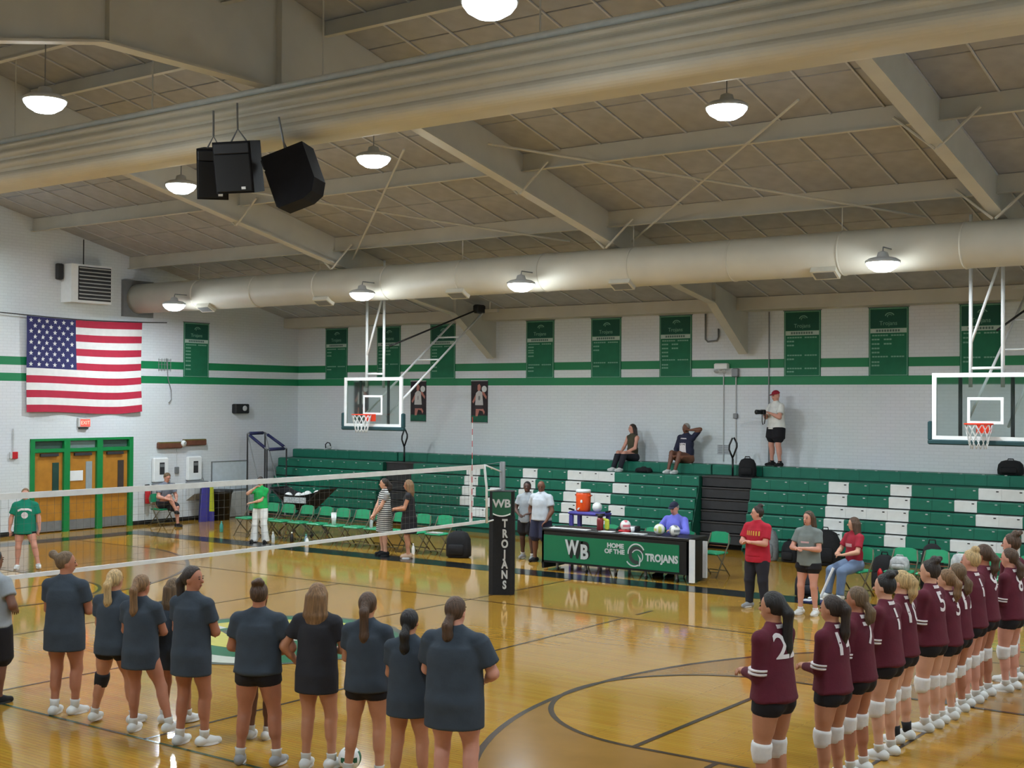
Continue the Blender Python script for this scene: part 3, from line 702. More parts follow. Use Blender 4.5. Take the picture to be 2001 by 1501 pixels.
# ================================================================== flag
def build_flag():
    y0, W_, H_, zt = 18.33, 3.42, 2.36, 5.31
    t = thing('national_flag', 'large national flag with stars and red and white stripes on the left wall', 'flag', (XL+.03, y0+W_/2, zt-H_))
    def surf(u, v):                      # u 0..1 along the wall, v 0..1 from bottom to top
        wav = .035*math.sin(u*15+v*2)*(1-v*.6)+.02*math.sin(u*7-v*5)
        sag = -.035*math.sin(u*PI)*(v) + .05*(1-v)*math.sin(u*5+1)*.6 - .10*(1-v)*max(0, u-.8)*-2
        sh = -.0+.05*(1-v)*(1-u)
        return Vector((.05+wav, -W_/2+u*W_+sh, v*H_+sag))
    def patch(name, u0, u1, v0, v1, m, off=0, nu=28, nv=3):
        b = MB(); vs = []; fs = []
        for k, d in enumerate((off+.002, off-.002)):
            for j in range(nv+1):
                for i in range(nu+1):
                    p = surf(u0+(u1-u0)*i/nu, v0+(v1-v0)*j/nv); vs.append(p+Vector((d, 0, 0)))
        n = (nu+1)*(nv+1)
        for j in range(nv):
            for i in range(nu):
                a = j*(nu+1)+i; fs.append((a, a+1, a+nu+2, a+nu+1)); fs.append((n+a+nu+1, n+a+nu+2, n+a+1, n+a))
        b.add(vs, fs); return b.obj(name, m, t, True, fix=False)
    red = mat('flag_red', (176, 34, 62), .8, var=.06); wh = mat('flag_white', (224, 222, 220), .8, var=.04); bl = mat('flag_blue', (44, 44, 96), .8, var=.08)
    for k in range(13):
        v1 = 1-k/13; v0 = 1-(k+1)/13
        patch('stripe', .41 if k < 7 else 0, 1, v0, v1, red if k % 2 == 0 else wh)
    patch('canton', 0, .41, 6/13, 1, bl, .0, 14, 8)
    st = MB()
    for r in range(9):
        n = 6 if r % 2 == 0 else 5
        for c in range(n):
            u = .41*((c+.5)/6 if n == 6 else (c+1)/6); v = 1-(7/13)*((r+.7)/9.4)
            c0 = surf(u, v)+Vector((.006, 0, 0)); pts = []
            for i in range(10):
                a = PI/2+i*PI/5; rr = .062 if i % 2 == 0 else .027
                pts.append(c0+Vector((0, rr*math.cos(a), rr*math.sin(a))))
            st.add([c0]+pts, [(0, i+1, (i+1) % 10+1) for i in range(10)])
    st.obj('stars', wh, t, fix=False)['kind'] = 'stuff'
    top(MB().tube([(XL+.03, 15.0, 5.44)]+[(XL+.085, 18.33+3.42*i/8, 5.328-.035*math.sin(i/8*PI)) for i in range(9)]+[(XL+.03, 22.6, 5.36)], .012, 6).obj('flag_cable', M_DARK), 'thin dark cable stretched along the left wall above the flag', 'cable')
build_flag()

# ================================================================== things on the left wall
def wall_things():
    X = XL
    # louvred heater high on the wall
    t = thing('wall_ventilator', 'white box ventilator with louvred front high on the left wall', 'ventilator', (X, 19.95, 5.70))
    MB().bx(0, .42, -.60, .58, 0, .95).obj('housing', M_WHITE, t)
    MB().bx(.42, .44, -.40, .55, .06, .90).obj('louvre_back', M_DARK, t)
    for k in range(9): MB().box((.45, .075, .12+k*.093), (.05, .93, .012), Matrix.Rotation(.6, 3, 'Y')).obj('louvre_slat', M_LGREY, t)
    MB().bevbox((.1, -.72, .75), (.12, .16, .4), .02).obj('motor', M_DARK, t)
    MB().tube([(.2, -.1, .95), (.2, -.1, 1.6)], .015, 6).obj('hanger_rod', M_DARK, t)
    # exit sign
    t = thing('exit_sign', 'lit red exit sign above the triple doors', 'sign', (X, 20.03, 2.58))
    MB().bevbox((.03, 0, .13), (.06, .36, .24), .01).obj('sign_box', M_LGREY, t)
    MB().bx(.06, .066, -.12, .16, .03, .21).obj('sign_face', mat('exit_face', (245, 70, 60), .5, var=0, emit=1.6), t)
    text_obj('exit_lettering', 'EXIT', .13, mat('exit_letters', (255, 170, 150), .5, var=0, emit=1.5), t, (.068, .02, .12), (PI/2, 0, PI/2), .002)
    MB().bx(.0, .07, -.14, .10, -.035, .0).obj('sign_base', M_DARK, t)
    # small black loudspeaker / scoreboard box
    t = thing('wall_speaker', 'small black box speaker with pale round cone on the left wall near the corner', 'speaker', (X, 25.2, 2.92))
    MB().bevbox((.09, -.02, .13), (.18, .50, .27), .02).obj('box', M_BLACK, t)
    MB().lathe([(.075, 0), (.075, .02), (.05, .03), (.0001, .012)], (.18, .05, .14), 16, Matrix.Rotation(PI/2, 3, 'Y')).obj('cone', M_LGREY, t, True)
    # wooden plank sign with clock
    t = thing('wall_plank', 'brown wooden plank sign with a round white clock on the left wall', 'sign', (X, 23.13, 2.0))
    wd = mat('plank_wood', (104, 62, 44), .7, var=.2, scale=6); gn = mat('plank_moss', (96, 92, 40), .7, var=.2, scale=6)
    MB().bevbox((.06, -.42, .07), (.1, .80, .17), .02).obj('plank', wd, t); MB().bevbox((.06, .42, .13), (.1, .78, .17), .02).obj('plank', wd, t)
    MB().bx(.02, .112, -.80, -.03, .13, .16).obj('plank_edge', gn, t); MB().bx(.02, .112, .04, .79, .19, .22).obj('plank_edge', gn, t)
    c = MB().lathe([(.085, 0), (.085, .04), (.0001, .045)], (.10, .0, .11), 16, Matrix.Rotation(PI/2, 3, 'Y')).obj('clock_face', M_WHITE, t, True)
    MB().tube([(.15, .0, .11), (.15, .03, .15)], .006, 5).obj('clock_hand', M_BLACK, c)
    # bottle filling stations
    for y, lb in ((22.38, 'white bottle-filling station with dark nozzle bay beside the fire extinguisher'), (23.52, 'white bottle-filling station under the plank sign next to the trash can')):
        t = thing('water_station', lb, 'fountain', (X+.02, y, 0), 0, 'bottle-filling stations')
        MB().bevbox((.06, 0, 1.42), (.12, .48, .66), .03).obj('upper_panel', M_WHITE, t)
        MB().bx(.115, .125, -.06, .10, 1.30, 1.62).obj('nozzle_bay', M_DARK, t)
        MB().bx(.122, .13, -.05, .09, 1.50, 1.58).obj('display', M_GREY, t)
        MB().bevbox((.22, 0, 1.03), (.42, .50, .10), .03).obj('basin', M_GREY, t)
        MB().prism([(.012, .55), (.36, .75), (.38, .98), (.012, .98)], -.22, .22, 'y').obj('basin_shroud', M_LGREY, t)
        MB().tube([(.32, .12, 1.08), (.32, .12, 1.14), (.27, .1, 1.16)], .012, 6).obj('spout', M_GREY, t)
    # fire extinguisher, pull station, switches and conduit
    t = thing('fire_extinguisher', 'red fire extinguisher hanging beside the triple doors', 'extinguisher', (X+.1, 21.97, .55))
    MB().lathe([(.06, 0), (.075, .02), (.075, .36), (.05, .42), (.025, .44)], n=14).obj('cylinder', M_RED, t, True)
    MB().bevbox((0, 0, .48), (.04, .1, .06), .01).obj('valve', M_BLACK, t)
    MB().tube([(0, .04, .47), (.03, .1, .40), (.03, .09, .15)], .014, 6).obj('hose', M_BLACK, t, True)
    MB().bx(-.1, -.08, -.02, .02, .2, .5).obj('bracket', M_DARK, t)
    t = thing('fire_alarm', 'small red and white fire alarm pull box left of the triple doors', 'alarm box', (X, 18.08, 1.86))
    MB().bevbox((.03, .02, .08), (.06, .15, .17), .01).obj('box', M_RED, t); MB().bevbox((.03, -.08, .08), (.05, .06, .17), .01).obj('plate', M_LGREY, t)
    MB().tube([(.02, -.02, .17), (.02, -.02, .72)], .012, 6).obj('conduit', M_LGREY, t)
    t = thing('thermostat_box', 'grey electrical box with a thin conduit between the two water stations', 'box', (X, 22.98, 1.30))
    MB().bevbox((.03, 0, .09), (.06, .12, .18), .01).obj('box', M_GREY, t); MB().tube([(.02, 0, .18), (.02, 0, .75)], .01, 6).obj('conduit', M_LGREY, t)
    # old small hoop fixture: ghost grid bracket beside the flag
    t = thing('wall_hook_bracket', 'thin grey wire bracket with a hanging cord between flag and banner', 'bracket', (X, 22.55, 4.05))
    for k in range(5): MB().tube([(.02, -.2+k*.1, .0), (.02, -.2+k*.1, .35)], .006, 5).obj('wire', M_GREY, t)
    for k in range(3): MB().tube([(.02, -.22, .05+k*.13), (.02, .22, .05+k*.13)], .006, 5).obj('wire', M_GREY, t)
    MB().tube([(.03, .05, .35), (.04, .10, -.2), (.05, .2, -.5), (.06, .2, -.75), (.05, .12, -.85)], .012, 6).obj('cord', M_GREY, t, True)
    # whiteboard and gym mat
    t = thing('whiteboard', 'pale blue-white wall board near the corner with a thin grey frame', 'whiteboard', (X, 24.85, .78))
    MB().bx(0, .03, -.64, .64, 0, .78).obj('panel', mat('board_bluewhite', (206, 216, 224), .3), t)
    f = MB(); f.bx(0, .04, -.66, .66, .78, .80).bx(0, .04, -.66, -.64, 0, .78).bx(0, .04, .64, .66, 0, .78).bx(0, .07, -.66, .66, -.02, 0); f.obj('frame', M_GREY, t)
    t = thing('gym_mat', 'light grey folded gym mat leaning on the wall under the board', 'mat', (X+.08, 24.85, 0))
    for k in range(3): MB().bevbox((k*.05, 0, .36), (.045, 1.2, .70), .015).obj('mat_panel', mat('mat_grey', (176, 176, 172), .8), t)
    # corner conduit box on back wall
    t = thing('emergency_light', 'white emergency light box on the back wall with a conduit running down', 'lamp', (-14.0, YB, 4.08))
    MB().bevbox((0, -.08, .08), (.34, .14, .14), .02).obj('housing', M_WHITE, t)
    for s in (-.1, .1): MB().lathe([(.02, 0), (.06, .06), (.055, .065), (.0001, .06)], (s, -.12, .0), 12, Matrix.Rotation(2.4, 3, 'X')).obj('lamp_head', M_LGREY, t, True)
    MB().tube([(.02, -.02, 0), (.02, -.02, -2.15)], .014, 6).obj('conduit', M_LGREY, t)
    t = thing('junction_box', 'small grey junction box with a long conduit on the back wall left of the photographer', 'box', (-13.66, YB, 3.95))
    MB().bevbox((0, -.05, .06), (.16, .1, .2), .02).obj('box', M_GREY, t); MB().tube([(0, -.02, 0), (0, -.02, -2.05)], .016, 6).obj('conduit', M_LGREY, t)
    MB().bevbox((0, -.04, -.95), (.10, .06, .12), .01).obj('outlet', M_GREY, t)
    top(MB().tube([(-12.83, YB-.02, 5.4), (-12.83, YB-.02, 1.92)], .014, 6).obj('wall_conduit', M_GREY), 'thin grey conduit running down the back wall behind the photographer', 'pipe')
    t = thing('wall_pipe_hook', 'grey hooked pipe on the upper back wall left of the middle rafter foot', 'pipe', (-14.45, YB, 4.75))
    MB().tube([(0, -.04, .66), (0, -.04, .05), (.06, -.04, .0), (.30, -.04, .02), (.34, -.04, .1), (.34, -.04, .3)], .022, 6).obj('pipe', M_GREY, t, True)
    t = thing('wall_grille', 'faint square grille plate on the lower back wall beside the handrail', 'vent', (-13.98, YB, 2.1))
    MB().bx(-.16, .16, -.012, 0, 0, .22).obj('plate', mat('grille_plate', (176, 180, 184), .6), t)
    for k in range(5): MB().bx(-.13, .13, -.018, -.012, .03+k*.04, .045+k*.04).obj('slat', M_GREY, t)
wall_things()
# ================================================================== volleyball net and posts
def build_net():
    y0, y1 = 7.77, 17.52; x = XC
    t = thing('volleyball_net', 'long volleyball net with white top and bottom tapes across mid court', 'net', (x, (y0+y1)/2, 0))
    c = (y0+y1)/2
    def zt(y): f = (y-c)/((y1-y0)/2); return 2.235-.015*(1-f*f)
    n = 24
    def tape(name, h0, h1, th=.012):
        b = MB()
        for i in range(n):
            a = y0+(y1-y0)*i/n; e = y0+(y1-y0)*(i+1)/n
            b.add([(-th, a-c, zt(a)+h0), (th, a-c, zt(a)+h0), (th, a-c, zt(a)+h1), (-th, a-c, zt(a)+h1), (-th, e-c, zt(e)+h0), (th, e-c, zt(e)+h0), (th, e-c, zt(e)+h1), (-th, e-c, zt(e)+h1)],
                  [(0, 1, 5, 4), (1, 2, 6, 5), (2, 3, 7, 6), (3, 0, 4, 7)]+([(0, 3, 2, 1)] if i == 0 else [])+([(4, 5, 6, 7)] if i == n-1 else []))
        b.obj(name, M_NET, t)
    tape('top_tape', -.065, .005); tape('bottom_tape', -.985, -.935)
    m = MB(); r = .001
    k = 0; y = y0
    while y <= y1+.001:
        m.bx(-r, r, y-c-r, y-c+r, zt(y)-.94, zt(y)-.06); y += .10
    for i in range(1, 9): m.bx(-r, r, y0-c, y1-c, 2.225-.06-.0975*i-r, 2.225-.06-.0975*i+r)
    m.obj('net_cords', M_NETD, t)['kind'] = 'stuff'
    for yy in (y0, y1):
        s = 1 if yy > c else -1
        MB().tube([(0, yy-c-s*.02, 2.24), (0, yy-c+s*.05, 1.85), (0, yy-c+s*.06, 1.24)], .022, 6).obj('side_strap', M_NET, t, True)
        for a, b in (((yy-c, 2.23), (yy-c+s*.46, 2.10)), ((yy-c+s*.05, 1.80), (yy-c+s*.46, 1.80)), ((yy-c+s*.06, 1.26), (yy-c+s*.40, 1.30))):
            MB().tube([(0, a[0], a[1]), (0, b[0], b[1])], .014, 6).obj('tension_strap', M_NET, t, True)
        MB().tube([(0, yy-c, 2.238), (0, yy-c+s*.46, 2.262)], .005, 5).obj('top_cable', M_GREY, t)
    for yy in (8.14, 17.14):
        s = 1 if yy > c else -1
        MB().bx(-.014, .014, yy-c-.025, yy-c+.025, zt(yy)-.985, zt(yy)).obj('sideline_tape', M_NET, t)
        for i in range(18):
            MB().tube([(0.02, yy-c, 1.25+i*.1), (0.02, yy-c, 1.35+i*.1)], .006, 6).obj('antenna_band', M_RED if i % 2 else M_WHITE, t)
def build_post(label, y, s):
    t = thing('net_post', label, 'post', (XC, y, 0), math.radians(34), 'padded net posts')
    MB().lathe([(.05, .0), (.05, 2.26), (.04, 2.27)], n=14).obj('pole', M_GREY, t, True)
    w_ = .22; ch = .07
    oct_ = [(-w_+ch, -w_), (w_-ch, -w_), (w_, -w_+ch), (w_, w_-ch), (w_-ch, w_), (-w_+ch, w_), (-w_, w_-ch), (-w_, -w_+ch)]
    MB().prism(oct_, .0, 1.34, 'z').obj('pad', M_BLACKCLOTH, t)
    MB().prism([(u*.96, v*.96) for u, v in oct_], 1.34, 1.77, 'z').obj('pad_top', M_BLACKCLOTH, t)
    # green crest panel and lettering on the camera-facing side (turned 36 degrees)
    a = -math.radians(28)
    gm = mat('pad_green', (20, 84, 60), .7); 
    pm = MB(); pm.bx(-.16, .16, -w_-.012, -w_+.005, 1.36, 1.76); pm.obj('crest_panel', gm, t)
    cr = MB()
    for i in range(12):
        u0, u1 = -.15+.3*i/12, -.15+.3*(i+1)/12
        z0, z1 = 1.34+.6*u0*u0*3.0, 1.34+.6*u1*u1*3.0
        cr.add([(u0, -w_-.016, z0), (u1, -w_-.016, z1), (u1, -w_-.016, z1+.022), (u0, -w_-.016, z0+.022)], [(0, 1, 2, 3)])
    cr.obj('crest_arc', M_WHITE, t, fix=False)
    text_obj('crest_lettering', 'WB', .19, M_LGREY, t, (0, -w_-.018, 1.56), (PI/2, 0, 0), .006, .006)
    for i, ch_ in enumerate('TROJANS'):
        text_obj('pad_letter', ch_, .19, M_LGREY, t, (.055, -w_-.006, 1.22-i*.175), (PI/2, 0, 0), .006, .008, (.75, 1.0))
build_net()
build_post('net post with black TROJANS pad standing in front of the scorer table', 18.02, 1)
build_post('net post with black TROJANS pad on the camera side of the court', 7.26, -1)

# ================================================================== scorer table
def build_table():
    x0, x1, y0, y1, H_ = -14.62, -11.36, 21.0, 21.72, .83
    t = thing('scorer_table', 'black scorer table with a green HOME OF THE TROJANS front panel', 'table', (x0, y0, 0)); L_ = x1-x0; D_ = y1-y0
    MB().bevbox((L_/2, D_/2, H_-.03), (L_, D_, .06), .012).obj('table_top', M_BLACK, t)
    MB().bx(0, L_, .0, .035, .16, H_-.06).obj('front_board', M_BLACK, t)
    MB().bx(.05, L_-.20, -.012, .0, .20, H_-.13).obj('green_panel', mat('panel_green', (14, 118, 80), .35, var=.04), t)
    MB().bx(L_-.05, L_, .0, D_, .04, H_-.06).obj('end_board', M_BLACK, t); MB().bx(0, .05, 0, D_, .04, H_-.06).obj('end_board', M_BLACK, t)
    MB().bx(L_+.0, L_+.10, .0, .05, .03, H_-.02).obj('white_end_post', M_WHITE, t)
    MB().bx(L_+.12, L_+.20, .30, .34, .10, H_-.06).obj('white_end_post', M_LGREY, t)
    for k in range(5):
        xx = .3+k*(L_-.6)/4
        lg = MB().bx(xx-.02, xx+.02, .08, .12, .05, .2).obj('leg', M_GREY, t)
        MB().lathe([(.035, 0), (.035, .03)], (xx, .10, .035), 12, Matrix.Rotation(PI/2, 3, 'Y')).obj('caster', M_BLACK, lg)
        MB().bx(xx-.02, xx+.02, D_-.12, D_-.08, .0, H_-.06).obj('leg', M_GREY, t)
    R_ = (PI/2, 0, 0); zc = (.20+H_-.13)/2; y_ = -.016
    tr = mat('panel_trim', (60, 66, 66), .5); lt = mat('panel_letters', (206, 212, 212), .5)
    text_obj('monogram_shadow', 'WB', .40, mat('panel_dark', (26, 34, 32), .5), t, (.86, y_, zc-.01), R_, .004, .035, (.78, 1))
    text_obj('monogram', 'W', .38, lt, t, (.72, y_-.004, zc+.03), R_, .004, .014, (.74, 1)); text_obj('monogram', 'B', .38, lt, t, (1.0, y_-.006, zc-.04), R_, .004, .014, (.85, 1))
    text_obj('slogan', 'HOME', .13, lt, t, (1.70, y_, zc+.14), R_, .004, .006, (1, .9)); text_obj('slogan', 'OF THE', .13, lt, t, (1.68, y_, zc+.03), R_, .004, .006, (1, .9))
    text_obj('team_name', 'TROJANS', .19, lt, t, (2.70, y_, zc-.03), R_, .004, .008, (.86, 1))
    # plumed helmet outline
    def crescent(cx, cz, r0, r1, a0, a1, n=12, sx=1.0, off=0):
        o = [(cx+sx*r0*math.cos(math.radians(a0+(a1-a0)*i/n)), cz+r0*math.sin(math.radians(a0+(a1-a0)*i/n))) for i in range(n+1)]
        w_ = [(cx+off+sx*r1*math.cos(math.radians(a0+(a1-a0)*i/n)), cz+r1*math.sin(math.radians(a0+(a1-a0)*i/n))) for i in range(n+1)]
        return o+w_[::-1]
    h = MB(); hx = 2.16
    h.prism(crescent(hx, zc+.03, .19, .165, 25, 185), y_-.003, y_, 'y'); h.prism(crescent(hx+.02, zc-.02, .13, .112, -60, 150), y_-.003, y_, 'y')
    h.prism(crescent(hx-.05, zc-.02, .20, .175, 215, 300), y_-.003, y_, 'y'); h.prism([(hx+.03, zc+.02), (hx+.10, zc-.06), (hx+.08, zc-.20), (hx+.05, zc-.20), (hx+.07, zc-.07)], y_-.003, y_, 'y')
    h.obj('helmet_emblem', lt, t)
    hb = MB(); hb.prism(crescent(hx, zc+.0, .17, .10, 20, 290), y_-.001, y_+.001, 'y'); hb.obj('helmet_shadow', tr, t)
build_table()

# ================================================================== balls
def ball_mesh(kind):
    b = MB(); n, m = 20, 14
    for i in range(m):
        for j in range(n):
            a0, a1 = PI*i/m, PI*(i+1)/m; q0, q1 = 2*PI*j/n, 2*PI*(j+1)/n
            P = lambda a, q: (math.sin(a)*math.cos(q), math.sin(a)*math.sin(q), -math.cos(a))
            c = P((a0+a1)/2, (q0+q1)/2)
            # three bands per cube face give the volleyball panels
            ax = max(range(3), key=lambda k: abs(c[k])); o = c[(ax+1) % 3]/abs(c[ax])
            b.mi = 1 if (kind == 'striped' and abs(o) < .34) or (kind == 'patch' and c[0] > .25 and c[2] > -.2) else 0
            pts = [P(a0, q0), P(a0, q1), P(a1, q1), P(a1, q0)]
            b.add([(p[0]*.105, p[1]*.105, p[2]*.105+.105) for p in pts], [(0, 1, 2, 3)])
    return b
BALL = {}
def ball(label, loc, kind='plain', second=None, rz=0, group='volleyballs'):
    k = (kind, second)
    if k not in BALL:
        me = ball_mesh(kind).mesh('volleyball', [mat('ball_white', (232, 234, 232), .45, var=.03), second or M_LGREY], True, fix=False)
        bm = bmesh.new(); bm.from_mesh(me); bmesh.ops.remove_doubles(bm, verts=bm.verts, dist=1e-5); bmesh.ops.recalc_face_normals(bm, faces=bm.faces); bm.to_mesh(me); bm.free()
        BALL[k] = me
    o = link('volleyball', BALL[k]); o.location = loc; o.rotation_euler = (0.4, .3, rz)
    o.rotation_euler = (0, 0, rz)
    return top(o, label, 'ball', group)
M_BGREEN = mat('ball_green', (30, 96, 70), .45); M_BGREY = mat('ball_grey', (130, 134, 136), .45); M_BYEL = mat('ball_yellow', (196, 206, 120), .45); M_BPINK = mat('ball_pink', (214, 120, 130), .45)
ball('white and green volleyball on the floor between two home players', (-8.08, 8.6, 0), 'striped', M_BGREEN, .5)
ball('white and yellow volleyball on the scorer table before the blue-shirted scorer', (-12.12, 21.25, .83), 'striped', M_BYEL, 2.2)
ball('white and grey volleyball on the scorer table at the scorer\'s right arm', (-11.78, 21.22, .83), 'striped', M_BGREY, 1.0)
ball('white and pink volleyball in a red ring on the scorer table', (-12.92, 21.35, .845), 'striped', M_BPINK, .7)
top(MB().lathe([(.09, 0), (.13, .0), (.14, .02), (.13, .035), (.085, .03)], (-12.92, 21.35, .832), 18).obj('ball_ring', M_RED, None, True), 'red ring under the pink and white volleyball on the table', 'ring')
ball('plain white volleyball on the blue cooler stand', (-14.80, 23.30, .972), 'plain', None, .3)

def bottle(label, loc, h, r, m, cap, group='drink bottles'):
    t = thing('drink_bottle', label, 'bottle', loc, 0, group)
    MB().lathe([(r*.9, 0), (r, .01), (r, h*.62), (r*.55, h*.80), (r*.4, h*.86)], n=14).obj('body', m, t, True)
    MB().lathe([(r*.45, h*.86), (r*.45, h), (r*.2, h)], n=12).obj('cap', cap, t, True)
def table_items():
    t = thing('drink_bottle', 'dark red jug with a black and yellow top on the scorer table', 'bottle', (-13.46, 21.3, .831), 0, 'drink bottles')
    MB().lathe([(.055, 0), (.065, .01), (.065, .20), (.05, .24)], n=14).obj('body', mat('maroon_plastic', (128, 34, 40), .4), t, True)
    MB().lathe([(.05, .24), (.055, .30), (.02, .31)], n=12).obj('cap', M_BLACK, t, True); MB().tube([(-.10, 0, .30), (.10, 0, .31)], .016, 6).obj('spout', M_BLACK, t)
    t = thing('yellow_cloth', 'bright yellow-green cloth beside the dark red jug', 'cloth', (-13.34, 21.36, .831))
    MB().bevbox((0, 0, .11), (.09, .06, .22), .025).obj('cloth_fold', mat('hivis_yellow', (206, 214, 70), .8), t); MB().bevbox((-.1, .05, .2), (.14, .05, .05), .02).obj('cloth_fold', MATS['hivis_yellow'], t)
    for x, w_, lb in ((-14.05, .9, 'long white paper sheet on the scorer table'), (-12.62, .55, 'white paper beside the pink and white volleyball'), (-13.2, .3, 'small white paper near the dark red jug')):
        t = thing('paper_sheet', lb, 'paper', (x, 21.12, .831), 0, 'papers on the scorer table')
        for k in range(2): MB().bx(-w_/2+k*w_*.5, w_*.5*k-.01, -.06, .10, .0, .006+.002*k).obj('sheet', M_WHITE, t)
    t = thing('white_cup', 'small white cup next to the pink and white volleyball', 'cup', (-12.73, 21.3, .831))
    MB().lathe([(.03, 0), (.042, .11), (.038, .11), (.028, .01)], n=12).obj('cup_wall', M_WHITE, t, True)
    MB().lathe([(.0001, .1), (.037, .1)], n=12).obj('drink', M_LGREY, t)
    # console
    t = thing('score_console', 'flat black scoring console on the scorer table', 'console', (-13.0, 21.58, .831))
    MB().prism([(-.12, 0), (.12, 0), (.12, .09), (-.12, .03)], -.2, .2, 'x').obj('case', M_BLACK, t); MB().bx(-.15, .15, .0, .1, .07, .09).obj('key_field', M_GREY, t)
table_items()
# cooler on blue stand
def build_cooler():
    t = thing('cooler_stand', 'violet-blue plastic stand behind the scorer table', 'stand', (-15.02, 23.35, 0))
    MB().bevbox((0, 0, .93), (.86, .42, .08), .03).obj('stand_top', M_BLUE, t)
    for x in (-.36, .36):
        for y in (-.16, .16): MB().bevbox((x, y, .45), (.09, .07, .90), .015).obj('leg', M_BLUE, t)
    MB().bevbox((0, 0, .32), (.78, .38, .05), .015).obj('shelf', M_BLUE, t)
    MB().tube([(-.40, 0, .98), (-.50, 0, 1.0), (-.53, 0, 1.0)], .02, 6).obj('handle', M_BLACK, t); MB().tube([(.40, 0, .98), (.52, 0, 1.0)], .02, 6).obj('handle', M_BLACK, t)
    t = thing('drink_cooler', 'round orange drink cooler with a white lid on the blue stand', 'cooler', (-15.17, 23.33, .972))
    MB().lathe([(.135, 0), (.145, .01), (.158, .05), (.158, .36), (.15, .40)], n=24).obj('barrel', M_ORANGE, t, True)
    MB().lathe([(.15, .40), (.162, .405), (.162, .45), (.15, .465), (.0001, .468)], n=24).obj('lid', M_WHITE, t, True)
    MB().tube([(0, -.155, .07), (0, -.20, .07), (0, -.205, .04)], .016, 6).obj('spigot', M_WHITE, t)
    MB().bevbox((.05, -.152, .22), (.05, .02, .06), .008).obj('latch', M_WHITE, t)
    for s in (-1, 1): MB().bevbox((s*.165, 0, .33), (.03, .10, .03), .008).obj('side_handle', M_ORANGE, t)
build_cooler()

# ================================================================== folding chairs
def build_chair():
    t = thing('folding_chair', '', 'chair')
    MB().bevbox((0, 0, .445), (.44, .42, .045), .018).obj('seat', M_CHAIRG, t)
    b = MB(); n = 10                       # backrest: curved, rounded top
    prof = [(-.22, .0), (-.225, .10), (-.19, .19), (-.10, .215), (.10, .215), (.19, .19), (.225, .10), (.22, .0)]
    b.prism(prof, -.012, .012, 'y'); o = b.obj('backrest', M_CHAIRG, t); o.location = (0, .235, .62); o.rotation_euler = (-.16, 0, 0)
    for s in (-1, 1):
        MB().tube([(s*.23, -.24, .0), (s*.23, .20, .62), (s*.20, .255, .80)], .013, 6).obj('leg', mat('chair_frame', (96, 92, 74), .5, metal=.2), t, True)
        MB().tube([(s*.215, .26, .0), (s*.215, -.16, .43)], .013, 6).obj('leg', MATS['chair_frame'], t, True)
    MB().tube([(-.23, -.17, .10), (.23, -.17, .10)], .010, 6).obj('stretcher', MATS['chair_frame'], t); MB().tube([(-.215, .19, .10), (.215, .19, .10)], .010, 6).obj('stretcher', MATS['chair_frame'], t)
    MB().tube([(-.215, .21, .56), (.215, .21, .56)], .010, 6).obj('back_bar', mat('chair_brown', (112, 66, 40), .5), t)
    return t
chair0 = build_chair(); _used = [False]
def chair(label, x, y, rz, group):
    if _used[0]: o = copy_tree(chair0)
    else: o = chair0; _used[0] = True
    o.location = (x, y, 0); o.rotation_euler = (0, 0, rz); o['label'] = label; o['group'] = group
HB = {0: 'green folding chair at the wall end of the home bench row', 5: 'green home bench chair with the tall white paper cup on its seat', 7: 'green home bench chair with a clear bottle on its seat', 10: 'green home bench chair with a white notebook, next to the black backpack'}
VB = {0: 'green visiting bench chair with a pale patterned bag on its seat', 2: 'green visiting bench chair with a tall pale bag on its seat'}
for i in range(11):
    chair(HB.get(i, 'green folding chair in the home bench row along the bleachers'), -23.75+i*.595, 21.62+.03*math.sin(i*2.1), random.uniform(-.05, .05), 'home bench chairs')
for i in range(5):
    chair(VB.get(i, 'green folding chair in the visiting bench row beside the letter H bleachers'), -7.75+i*.52, 21.85+.05*i, random.uniform(-.06, .06), 'visiting bench chairs')
chair('green folding chair behind the left half of the scorer table', -13.9, 22.15, .1, 'scorer chairs'); chair('green folding chair behind the middle of the scorer table', -12.95, 22.2, -.1, 'scorer chairs')
chair('green folding chair the blue-shirted scorer sits on', -12.12, 22.02, 0, 'scorer chairs'); chair('green folding chair behind the white end post of the scorer table', -11.55, 22.3, -.1, 'scorer chairs')
chair('green folding chair against the left wall under the seated man', -27.35, 21.95, PI/2, 'single chairs')
chair('green folding chair carrying the woman in red shirt and jeans', -8.42, 21.5, -.2, 'single chairs')

# ================================================================== bench clutter
def bag(label, loc, w_, d_, h_, m, rz=0, kind='backpack'):
    t = thing(kind, label, 'bag', loc, rz, 'bags on the floor')
    b = MB(); prof = [(.80, 0), (1, .06), (1.02, .35), (.95, .70), (.72, .92), (.35, 1.0), (.0001, 1.0)]; n = 14; vs = []; fs = []
    for f, z in prof:
        for j in range(n):
            a = 2*PI*j/n; c, s = math.cos(a), math.sin(a)
            vs.append((f*w_/2*math.copysign(abs(c)**.6, c), f*d_/2*math.copysign(abs(s)**.6, s), z*h_))
    for i in range(len(prof)-1):
        for j in range(n): fs.append((i*n+j, i*n+(j+1) % n, (i+1)*n+(j+1) % n, (i+1)*n+j))
    fs.append(tuple(reversed(range(n)))); b.add(vs, fs).obj('bag_body', m, t, True)
    MB().bevbox((0, -d_*.50, h_*.32), (w_*.66, d_*.22, h_*.42), .03).obj('front_pocket', m, t, True)
    MB().tube([(-.06, 0, h_*.97), (-.05, 0, h_*1.08), (.05, 0, h_*1.08), (.06, 0, h_*.97)], .012, 6).obj('carry_loop', m, t, True)
    for s in (-1, 1): MB().tube([(s*w_*.25, d_*.42, h_*.9), (s*w_*.32, d_*.62, h_*.5), (s*w_*.28, d_*.45, h_*.08)], .018, 6).obj('shoulder_strap', m, t, True)
